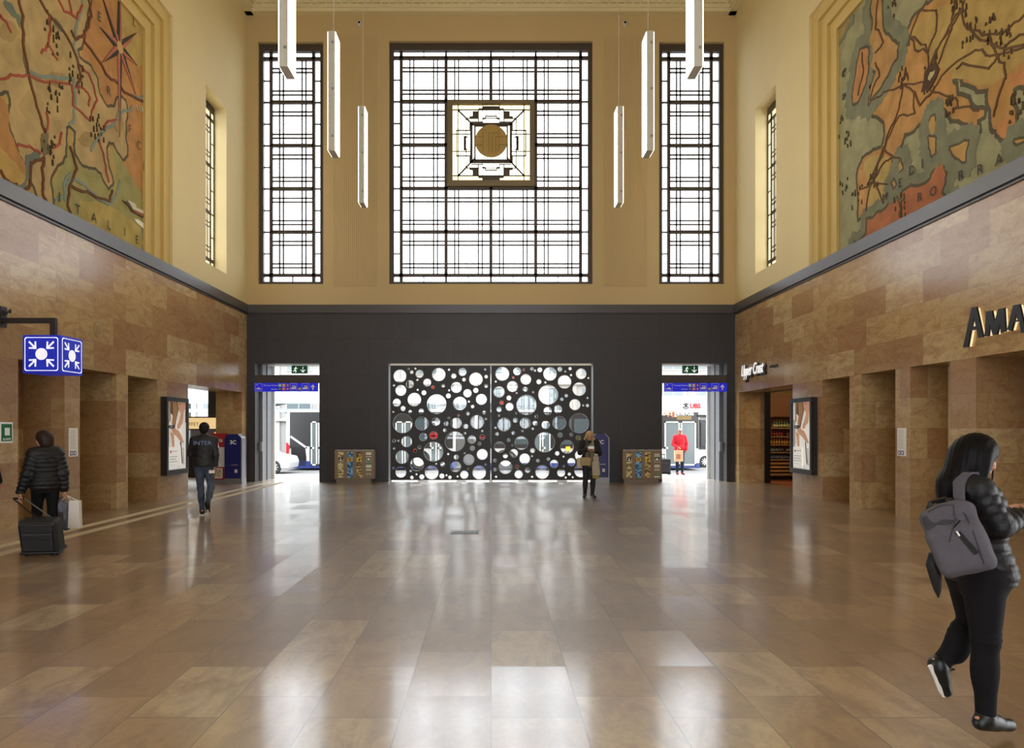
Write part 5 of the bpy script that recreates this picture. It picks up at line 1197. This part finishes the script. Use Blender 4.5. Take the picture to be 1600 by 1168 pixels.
def suitcase(loc, a, tilt, w, hh, d, col, lab, hx, label_grp=None):
    root = empty('suitcase', loc, a, lab, 'suitcase', label_grp); m = mat('suitcase '+col, col, .6, bump=.25, bscale=90)
    Q = Matrix.Rotation(tilt, 4, 'X')
    def bake(o): o.data.transform(Q); return o
    bake(MB().box(-w/2, w/2, -d/2, d/2, .06, hh).build('shell', m, root, bevel=.045))
    bake(MB().box(-w/2+.04, w/2-.04, -d/2-.035, -d/2+.01, .1, hh-.14).build('front_pocket', m, root, bevel=.03))
    z = MB().tube([(-w/2+.03, -d/2-.004, .1), (-w/2+.03, -d/2-.004, hh-.05), (-w/2+.07, -d/2-.004, hh-.02), (w/2-.07, -d/2-.004, hh-.02), (w/2-.03, -d/2-.004, hh-.05), (w/2-.03, -d/2-.004, .1)], .006, 6)
    z.tube([(-w/2+.06, -d/2-.037, hh-.22), (w/2-.06, -d/2-.037, hh-.22)], .005, 6); bake(z.build('zip', M_blackm, root))
    bake(MB().tube([(-.08, -.0, hh), (-.07, 0, hh+.025), (.07, 0, hh+.025), (.08, 0, hh)], .012, 6).build('carry_handle', M_black, root))
    bake(MB().box(-w/2-.005, w/2+.005, -d/2-.005, d/2+.005, .05, .09).build('base_bumper', M_black, root, bevel=.01))
    for sx in (-1, 1):
        for sy in (-1, 1):
            x, y = sx*(w/2-.05), sy*(d/2-.05)
            k_ = bake(MB().lathe((x-.012, y, .028), [(.01, 0), (.028, .002), (.028, .022), (.01, .024)], 12, 0).build('wheel', M_black, root)); bake(MB().box(x-.02, x+.02, y-.015, y+.015, .03, .06).build('wheel_fork', M_black, root))
    if hx:
        p = [Q.inverted() @ Vector(q_) for q_ in hx]
        mid = (p[0]+p[1])/2
        for sx, q_ in ((-1, p[0]), (1, p[1])): bake(MB().tube([(sx*.09, d/2-.04, hh), tuple(q_)], .009, 8).build('pull_rod', M_grey if sx > 0 else M_black, root))
        bake(MB().tube([tuple(p[0]), tuple(p[1])], .016, 8).build('pull_handle', M_black, root))
    return root
# suitcase trails behind her; its handle meets her hand
sl = V(-5.86, 9.24, 0)
hl = wl-sl; ca = math.radians(8)
Ri = rotz(-ca); hv = Ri@(hl+nrm(wl-wpt(T1, 'eL', (wx, wy, 0)))*.07-V(0, 0, .02))
suitcase(tuple(sl+V(0, 0, .0)), ca, math.radians(14), .46, .50, .24, '1c1c20', 'dark grey soft suitcase on wheels pulled by the woman in the quilted jacket', [(hv[0]-.07, hv[1], hv[2]), (hv[0]+.07, hv[1], hv[2])])
# carrier bags in her other hand
hb = wr+V(.0, 0, -.09)
for nm, dx, w, h_, col, lab, tr in (('plastic_bag', -.07, .28, .40, '5a5a62', 'thin grey plastic carrier bag hanging from the hand of the woman with the suitcase', 1), ('paper_bag', .17, .15, .38, 'd8d2c6', 'narrow white paper bag hanging from the hand of the woman with the suitcase', 0)):
    r_ = empty(nm, (hb[0]+dx, hb[1]-.03+.04*tr, hb[2]-.06-h_), .2, lab, 'bag')
    mm = mat('bag '+col, col, .5, bump=.3, bscale=25)
    if tr:
        S_ = SDF(.012); S_.box(V(0, 0, h_/2-.02), V(w/2, .07, h_/2), None, .05, .02); S_.cap(V(0, 0, h_-.05), V(.04, 0, h_+.01), .06, .03, .06); S_.build('bag_body', mm, r_, lambda G: .006*np.sin(G[..., 2]*40+G[..., 0]*25)*np.sin(G[..., 0]*50))
        MB().box(-.07, .07, -.078, -.072, .12, .24).build('print', mat('bag print', '33241e', .6), r_)
    else:
        MB().add([(-w/2, -.06, 0), (w/2, -.06, 0), (w/2, .06, 0), (-w/2, .06, 0), (-w/2+.01, -.05, h_), (w/2-.01, -.05, h_), (w/2-.01, .05, h_), (-w/2+.01, .05, h_)], [(3, 2, 1, 0), (0, 1, 5, 4), (1, 2, 6, 5), (2, 3, 7, 6), (3, 0, 4, 7)]).build('bag_body', mm, r_, bevel=.004)
    MB().tube([(-.05, 0, h_-.01), (-dx*.6, -.0, h_+.07), (.05, 0, h_-.01)], .006, 5).build('bag_handle', mm, r_)
# man in the lettered jacket
J = {k: v for k, v in TPL.items()}
J.update(eL=V(-.25, .07, 1.14), wL=V(-.15, .24, 1.07), eR=V(.21, -.05, 1.12), wR=V(.2, -.03, .86), kR=V(.12, .0, .5), aR=V(.1, -.24, .24), tR=V(.1, -.16, .1), kL=V(-.07, .05, .5), aL=V(-.03, .0, .085), tL=V(-.04, .15, .035), head=V(0, .035, 1.6), neck=V(0, -.01, 1.46), hR=V(.088, 0, .91))
mx, my = -5.5, 13.5
root2, T2, P2, R2, jk2, Bf2 = person((mx, my, 0), math.radians(12), 'man in black jacket with letters across the back and washed jeans, walking away', J, 'people in the hall', 1.75, .009,
       skin=M_skin2, hair='short', hairc='120f0e', top=mat('black tracksuit top', '17171a', .6, bump=.2), bottom=M_jeans, shoe=mat('black sneaker', '1a1a1c', .7), hem=.90, girth=1.1)
R_ = rotz(math.radians(12)); frj = Fr(tuple(R_@V(0, -.165, 1.35)), tuple(R_@V(1, 0, 0)), (0, 0, 1))
text('back_lettering', 'INTER', .105, frj, mat('slate print', '7484b0', .6), .025, jk2, 'CENTER', bold=0, w=-.012, sx=1.15)
MB().tube([tuple(T2['neck']+V(.04, 0, .02)), tuple(T2['sR']+V(-.02, 0, .078)), tuple(T2['sR']+V(.062, 0, .03)), tuple((T2['sR']+T2['eR'])/2+V(.076, 0, 0))], .008, 6).build('sleeve_piping', M_white, jk2)
for k_, sgn in (('L', -1), ('R', 1)):
    a, b = T2['a'+k_], T2['t'+k_]; d = nrm(b-a); MB().tube([tuple(a-d*.05-V(0, 0, .055)+(-Bf2)*0), tuple((a+b)/2-V(0, 0, .05)), tuple(b+d*.03-V(0, 0, .025))], .02, 8).build('sole', M_paper, root2) if k_ == 'R' else MB().box(a[0]-.045, a[0]+.045, a[1]-.07, a[1]+.2, 0, .02).build('sole', M_paper, root2, bevel=.006)
w_ = T2['wR']; ds = empty('folded_paper', (mx+w_[0]-.02, my+w_[1]-.06, w_[2]-.08), .3, 'small pale folded paper held in the hand of the man in the lettered jacket', 'paper'); MB().box(-.07, .03, -.01, .01, .0, .06).build('sheet', M_paper, ds)
# woman photographing with her phone
J = {k: v for k, v in TPL.items()}
J.update(head=V(0, .05, 1.555), neck=V(0, .0, 1.43), eR=V(.24, .08, 1.14), wR=V(.10, .24, 1.22), eL=V(-.24, .08, 1.12), wL=V(-.1, .25, 1.2), aR=V(.11, -.02, .085), aL=V(-.08, -.02, .085), kR=V(.1, .03, .5), tR=V(.15, .13, .035))
cx_, cy_ = 2.37, 16.95; Rc = rotz(math.pi)
khaki = mat('khaki cloth', '7d7650', .85, bump=.3)
root3, T3, P3, R3, jk3, Bf3 = person((cx_, cy_, 0), math.pi, 'long-haired woman looking down at her phone in front of the pierced screen', J, 'people in the hall', 1.62, .009,
       face=(0, .9, -.5), up=(0, .45, .9), hair='long', hairc='b8976c', top=mat('black cardigan', '17171b', .8, bump=.2), bottom=mat('black leggings', '1d1f22', .7), hem=.80,
       hands={'R': (Rc@V(-.35, .3, .3), Rc@V(-.6, -.1, .2), .9, -1), 'L': (Rc@V(.35, .3, .3), Rc@V(.6, -.1, .2), .9, 1)})
S_ = SDF(.01); S_.ell(T3['chest']+Bf3*.05, V(.125, .105, .2), None, .05); S_.ell(T3['waist']+Bf3*.05, V(.13, .11, .2), None, .05); S_.ell(T3['pelvis']+Bf3*.04+V(0, 0, -.02), V(.14, .115, .16), None, .05); S_.cut((0, 0, -1), V(0, 0, 1.3)); S_.build('shirt', khaki, root3, lambda G: .005*np.sin(G[..., 0]*90+G[..., 2]*8))
S_ = SDF(.01); S_.cap(T3['neck']+V(-.06, 0, 0), T3['neck']+V(.06, -.03, .0), .055, .055, .03); S_.cap(T3['neck']+V(-.06, -.06, 0), T3['neck']+V(-.05, -.13, -.2), .04, .045, .03); S_.cap(T3['neck']+V(.06, -.06, 0), T3['neck']+V(.05, -.13, -.2), .04, .045, .03); S_.build('neck_scarf', mat('olive scarf', '8f8763', .9, bump=.4), root3)
bt = (cx_, cy_, 0)
r_ = empty('handbag', (cx_-.12, cy_-.22, .78), 0, 'beige shoulder bag hanging in front of the woman with the phone', 'bag'); S_ = SDF(.008); S_.box(V(0, 0, .1), V(.13, .045, .1), None, .035, .02); S_.box(V(0, -.03, .13), V(.125, .03, .06), None, .025, .01); S_.build('bag_body', mat('beige leather', 'a08c66', .6), r_)
S_ = SDF(.01); S_.box(V(-.14, .04, .06), V(.06, .05, .13), None, .04, .02); S_.build('side_pouch', mat('cream cloth', 'c2b592', .8), r_)
MB().tube([(.1, 0, .19), (.07, -.01, .4), (.06, .04, .58), (.02, .15, .64)], .012, 6).tube([(-.1, 0, .19), (.0, -.01, .4), (.04, .04, .58)], .012, 6).build('strap', M_black, r_)
ph = V(*bt)+(T3['wL']+T3['wR'])/2+Bf3*.09+V(0, 0, .06)
r_ = empty('phone', tuple(ph), 0, 'phone held up by the woman in front of the pierced screen', 'phone'); MB().box(-.07, .07, -.005, .005, -.03, .035).build('case', M_steel, r_, bevel=.004); MB().box(-.065, .065, .005, .007, -.025, .03).build('display', M_black, r_)
r_ = empty('patterned_scarf', (cx_+.13, cy_-.16, 0), 0, 'long black and white zigzag scarf hanging from the bag of the woman with the phone', 'scarf')
sm_ = mat('zigzag cloth', 'e8dcc4', .9); nt = sm_.node_tree; tc = nt.nodes.new('ShaderNodeTexCoord'); mp = nt.nodes.new('ShaderNodeMapping'); mp.inputs['Rotation'].default_value = (0, .8, 0); ck = nt.nodes.new('ShaderNodeTexChecker'); ck.inputs['Scale'].default_value = 46
ck.inputs[1].default_value = srgb('e2d6bc'); ck.inputs[2].default_value = srgb('1c1a18'); nt.links.new(tc.outputs['Object'], mp.inputs[0]); nt.links.new(mp.outputs[0], ck.inputs[0]); nt.links.new(ck.outputs[0], nt.nodes['Principled BSDF'].inputs[0])
S_ = SDF(.01)
for x0 in (-.05, .0, .05): S_.chain([V(x0*.5, -.01, 1.12), V(x0*.9, -.03, .85), V(x0*1.25, -.02, .56)], [.022, .036, .042], .02)
S_.cut((0, 0, 1), V(0, 0, .55)); S_.build('cloth', sm_, r_)
MB().box(-.08, .08, -.06, .02, .47, .57).build('fringe', mat('fringe olive', '8a7c3a', .9), r_, bevel=.02)
# man in the red hooded top, outside
J = {k: v for k, v in TPL.items()}
J.update(eR=V(.26, .02, 1.12), wR=V(.14, .2, 1.03), eL=V(-.25, -.02, 1.12), wL=V(-.21, .1, .93))
rx, ry = 7.18, 26.75; rz0 = -.02-(ry-25.5)/7.5*(-GZ-.02)
redm = mat('red fleece', 'c8142a', .8, bump=.3)
root4, T4, P4, R4, jk4, Bf4 = person((rx, ry, rz0), math.pi, 'man in red hooded top and pale cap standing outside the exit', J, 'people in the hall', 1.76, .01,
       skin=M_skin2, hair='cap', hairc='8c8984', top=redm, bottom=mat('navy jeans', '1c2436', .85), shoe=mat('maroon shoe', '7a2226', .6), hem=.88, girth=1.2,
       hands={'R': (rotz(math.pi)@V(-.5, .5, -.2), V(0, 0, -1), .6, -1)})
S_ = SDF(.01); S_.cap(T4['neck']+V(-.07, .06, -.01), T4['neck']+V(.07, .06, -.01), .06, .06, .04); S_.cap(T4['neck']+V(-.08, -.03, -.01), T4['neck']+V(0, -.08, -.08), .035, .03, .03); S_.cap(T4['neck']+V(.08, -.03, -.01), T4['neck']+V(0, -.08, -.08), .035, .03, .03); S_.build('hood', redm, jk4)
S_ = SDF(.01); S_.ell(V(0, -.14, 1.02)*1.03, V(.13, .05, .09), None, .03); S_.build('pouch_pocket', redm, jk4)
r_ = empty('paper_bag', (rx-.12, ry-.27, rz0+.52), 0, 'beige paper bag held by the man in the red top', 'bag'); MB().box(-.16, .16, -.05, .05, 0, .42).build('bag_body', mat('kraft paper', 'd6b48c', .8, bump=.3), r_, bevel=.006); MB().tube([(-.06, 0, .42), (-.02, 0, .5), (.06, 0, .42)], .006, 5).build('bag_handle', M_paper, r_); MB().box(-.1, .06, -.053, -.05, .1, .28).build('print', mat('bag print red', 'b86a58', .7), r_)
suitcase((rx-.66, ry-.1, rz0), 0, 0, .52, .62, .3, '1c1c20', 'black suitcase standing beside the man in the red top', [(-.1, .1, .78), (.1, .1, .78)])
# person further back in the passage
person((-9.72, 21.9, 0), math.radians(150), 'person in light jeans standing at the shop in the side passage', None, 'people in the hall', 1.66, .012, hair='short', hairc='6a3c22', top=mat('rose top', 'a87a84', .8), bottom=M_denim_l, hem=.95)
# walker almost wholly outside the frame: only a hand with a watch shows
J = {k: v for k, v in TPL.items()}
J.update(eR=V(.23, .0, 1.12), wR=V(.21, .17, .93), eL=V(-.23, -.08, 1.12), wL=V(-.22, -.06, .86), kL=V(-.09, .14, .52), aL=V(-.09, .1, .1), aR=V(.09, -.22, .12), tR=V(.09, -.1, .04))
ex, ey = -6.62, 9.0
root6, T6, P6, R6, jk6, Bf6 = person((ex, ey, 0), math.radians(10), 'walker at the edge of the picture, only a hand with a dark watch showing', J, 'people in the hall', 1.74, .009, hair='short', hairc='3a2a20', top=M_puf, bottom=M_pants_b, sleeve=.86)
w_ = T6['wR']; d = nrm(T6['wR']-T6['eR']); a = w_-d*.02; n1 = nrm(np.cross(d, V(0, 0, 1))); n2 = np.cross(d, n1)
MB().tube([tuple(a+(n1*math.cos(t)+n2*math.sin(t))*.031) for t in np.linspace(0, 2*math.pi, 17)], .006, 6, False).build('watch', M_black, root6)
# ------------------------------------------------------------------ woman with the backpack, nearest the camera
O5 = V(2.62, 3.8, 0)
def at(px, py, Y): return V((px-HX)*Y/F, Y, EYE+(HY-py)*Y/F)-O5
hd5 = math.radians(-90+20); Bf5 = rotz(hd5)@V(0, 1, 0); Rt5 = np.cross(Bf5, V(0, 0, 1))
T5 = dict(head=at(1527, 713, 3.8), neck=at(1513, 750, 3.82), chest=at(1518, 805, 3.82), waist=at(1524, 855, 3.82), pelvis=at(1531, 893, 3.82),
          sR=at(1526, 764, 3.68), sL=at(1487, 764, 3.97), eR=at(1561, 821, 3.63), eL=at(1528, 818, 4.02), wR=at(1592, 809, 3.70), wL=at(1566, 799, 3.90),
          hR=at(1537, 905, 3.74), hL=at(1513, 903, 3.90), kR=at(1540, 998, 3.72), kL=at(1520, 978, 3.92), aR=at(1540, 1122, 3.72), aL=at(1466, 1040, 3.92))
T5['tR'] = T5['aR']+Bf5*.15-V(0, 0, .05); T5['tL'] = T5['aL']+nrm(Bf5*.55+V(0, 0, -.85))*.14-Bf5*.03
root5, T5, P5, R5, jk5, _ = person(tuple(O5), hd5, 'long dark-haired woman in black quilted jacket with grey backpack, looking at her phone', None, 'people in the hall', 1.65, .0065, world=T5,
      face=rotz(-.38)@(Bf5+V(0, 0, -.42)), up=V(0, 0, 1)+Bf5*.35, hair='none', top=M_puf, bottom=mat('charcoal stretch jeans', '110f12', .8, spec=.2, bump=.25), shoe=None, puffer=(.05, .007), hem=.90, legr=1.0, thigh=1.16, girth=1.02, jthick=.02,
      hands={'R': (Bf5+V(0, 0, .12)+np.cross(V(0, 0, 1), Bf5)*.25, V(0, 0, .3)-Rt5*1., .75, -1), 'L': (Bf5+V(0, 0, .05)-np.cross(V(0, 0, 1), Bf5)*.25, V(0, 0, .2)+Rt5*1., .75, 1)})
hm5 = mat('black hair', '080506', .5, spec=.14, bump=.2, bscale=150)
# long hair: strands as a striated mass falling down the back
S_ = SDF(.0065); Ph = P5
S_.ell(Ph(0, -.015, .028), V(.088, .108, .1), R5, .02); S_.ell(Ph(0, -.03, -.05), V(.09, .085, .09), R5, .03)
bk5 = T5['neck']-Bf5*.11
S_.cap(Ph(0, -.06, -.03), bk5+V(0, 0, -.02), .085, .075, .05); S_.cap(bk5+V(0, 0, -.02), bk5-Bf5*.05+V(0, 0, -.15)-Rt5*.02, .075, .035, .04)
S_.cap(Ph(.065, .0, .0), Ph(.075, -.0, -.13), .035, .03, .03); S_.cap(Ph(-.065, .0, .0), Ph(-.075, .0, -.15), .035, .035, .03)
S_.ell(Ph(0, .128, -.045), V(.085, .082, .088), R5, .012, sub=True)
S_.build('hair', hm5, root5, lambda G:   .0013*np.sin((G@Rt5)*260+(G@Bf5)*60))
MB().tube([Ph(.055, .065, -.06), Ph(.06, .07, -.12), Ph(.05, .065, -.17)], .004, 5).build('hair_strand', hm5, root5)
S_ = SDF(.006); S_.cap(T5['neck']+Bf5*.03+V(0, 0, -.01), T5['neck']+Bf5*.1+V(0, 0, .0), .045, .03, .03); S_.cap(T5['neck']-Rt5*.05, T5['neck']+Rt5*.06, .05, .05, .03); S_.build('collar', M_puf, jk5)
# shoe details
a, b = T5['aL'], T5['tL']; d = nrm(b-a); sn = nrm(np.cross(Rt5, d)); sn = sn if sn@Bf5 < 0 else -sn
MB().tube([tuple(a+sn*.055-d*.03), tuple(a+sn*.042+d*.05), tuple(b+sn*.036), tuple(b+sn*.02+d*.05)], .013, 8).build('sole', M_paper, root5)
MB().tube([tuple(a-sn*.05+Rt5*.02+d*.03), tuple(a-sn*.075+Rt5*.03+d*.05), tuple(a-sn*.06-Rt5*.01+d*.07), tuple(a-sn*.045+Rt5*.02+d*.04)], .004, 5).build('lace', M_blackm, root5)
p_ = V(*O5)+(T5['wR']+T5['wL'])/2+Bf5*.13+V(0, 0, .03)
r_ = empty('phone', tuple(p_), hd5, 'phone held by the woman with the backpack at the edge of view', 'phone'); MB().box(-.036, .036, -.06, .08, -.004, .004).build('case', M_black, r_, bevel=.003)
# backpack
bkp = empty('backpack', tuple(O5), 0, 'grey cloth backpack on the back of the woman in the foreground', 'backpack')
n_ = nrm(V(-.72, -.68, .12)); u_ = nrm(V(-.40, .12, .91)); u_ = nrm(u_-n_*(u_@n_)); s_ = np.cross(u_, n_); RB = np.stack([s_, n_, u_])
c_ = at(1496, 842, 3.62)
if s_[0] < 0: s_ = -s_; RB = np.stack([s_, n_, u_])
def bp_(x, y, z): return c_+s_*x+n_*y+u_*z
mg_ = mat('grey melange cloth', '57535a', .9, noise=.12, nscale=40, bump=.25, bscale=160); md_ = mat('dark grey cloth', '3c393e', .9, bump=.25, bscale=160)
S_ = SDF(.006); S_.box(bp_(0, 0, 0), V(.125, .06, .175), RB, .045, .02); S_.box(bp_(0, .035, -.05), V(.122, .05, .12), RB, .04, .03); S_.ell(bp_(0, 0, .13), V(.115, .06, .06), RB, .04)
bb = S_.build('bag_body', mg_, bkp, lambda G: .003*np.sin(G[..., 2]*42+G[..., 0]*35)*np.sin(G[..., 0]*38))
def tb(nm, pts, r, m, par=bkp): return MB().tube([tuple(bp_(*q_)) for q_ in pts], r, 6).build(nm, m, par)
tb('seam_piping', [(.085, .085, -.15), (.095, .085, 0), (.09, .06, .1), (.06, .055, .16), (.0, .055, .178), (-.06, .055, .165), (-.1, .055, .1)], .004, md_)
S_ = SDF(.006); S_.box(bp_(-.02, .045, .105), V(.085, .02, .05), RB, .018, .01); S_.build('top_pocket', md_, bkp)
tb('zip', [(-.1, .069, .055), (-.045, .074, .055), (-.03, .08, .03), (-.005, .08, .035), (.06, .07, .08)], .004, M_black)
MB().add([tuple(bp_(*q_)) for q_ in ((.02, .088, .02), (.045, .088, .03), (.085, .09, -.09), (.06, .09, -.1), (.02, .08, .02), (.045, .08, .03), (.085, .08, -.09), (.06, .08, -.1))], [(0, 1, 2, 3), (7, 6, 5, 4), (0, 4, 5, 1), (1, 5, 6, 2), (2, 6, 7, 3), (3, 7, 4, 0)]).build('side_pocket_zip', M_black, bkp, bevel=.003)
tb('zip_pull', [(.03, .094, .03), (.034, .094, .005)], .006, M_steel)
tb('seam', [(.06, .07, .16), (.045, .084, .09), (-.02, .09, -.01)], .0025, md_)
tb('top_handle', [(.05, -.0, .17), (.02, -.01, .215), (-.05, -.01, .215), (-.09, -.0, .165)], .011, M_black)
# shoulder strap over the near shoulder
sh_ = T5['sR']-Rt5*.035
pts = [bp_(.06, -.03, .15), sh_-Bf5*.085+V(0, 0, .035), sh_-Bf5*.035+V(0, 0, .082), sh_+Bf5*.02+V(0, 0, .085), sh_+Bf5*.075+V(0, 0, .035), sh_+Bf5*.1+V(0, 0, -.08), sh_+Bf5*.06+V(0, 0, -.25)]
def strap(pts, w, m, nm):
    b = MB(); n = len(pts); vs = []
    for i, p in enumerate(pts):
        t = nrm(pts[min(i+1, n-1)]-pts[max(i-1, 0)]); sd = nrm(Rt5-t*(Rt5@t)); up = np.cross(t, sd)
        for a_, c2 in ((-1, -1), (1, -1), (1, 1), (-1, 1)): vs.append(tuple(p+sd*w/2*a_+up*.006*c2))
    fs = []
    for i in range(n-1):
        for k in range(4): fs.append((i*4+k, i*4+(k+1) % 4, (i+1)*4+(k+1) % 4, (i+1)*4+k))
    fs += [(3, 2, 1, 0), tuple((n-1)*4+k for k in range(4))]
    o = b.add(vs, fs).build(nm, m, bkp, bevel=.003); sb = o.modifiers.new('sub', 'SUBSURF'); sb.levels = 2; sb.render_levels = 2; return o
strap(pts, .06, mg_, 'shoulder_strap')
MB().lathe(tuple(bp_(.035, -.01, .19)), [(.005, -.022), (.02, -.014), (.025, 0), (.02, .014), (.005, .022)], 12).build('pompom', M_black, bkp, True)
um = empty('folded_umbrella', tuple(V(*O5)+at(1458, 873, 3.66)), 0, 'small black cloth end hanging under the backpack', 'umbrella')
MB().tube([(0, 0, .03), (-.01, 0, -.03), (.012, .0, -.09), (.022, 0, -.16), (.028, 0, -.2)], [.02, .026, .03, .018, .004], 8).build('cloth', M_blackm, um, True)
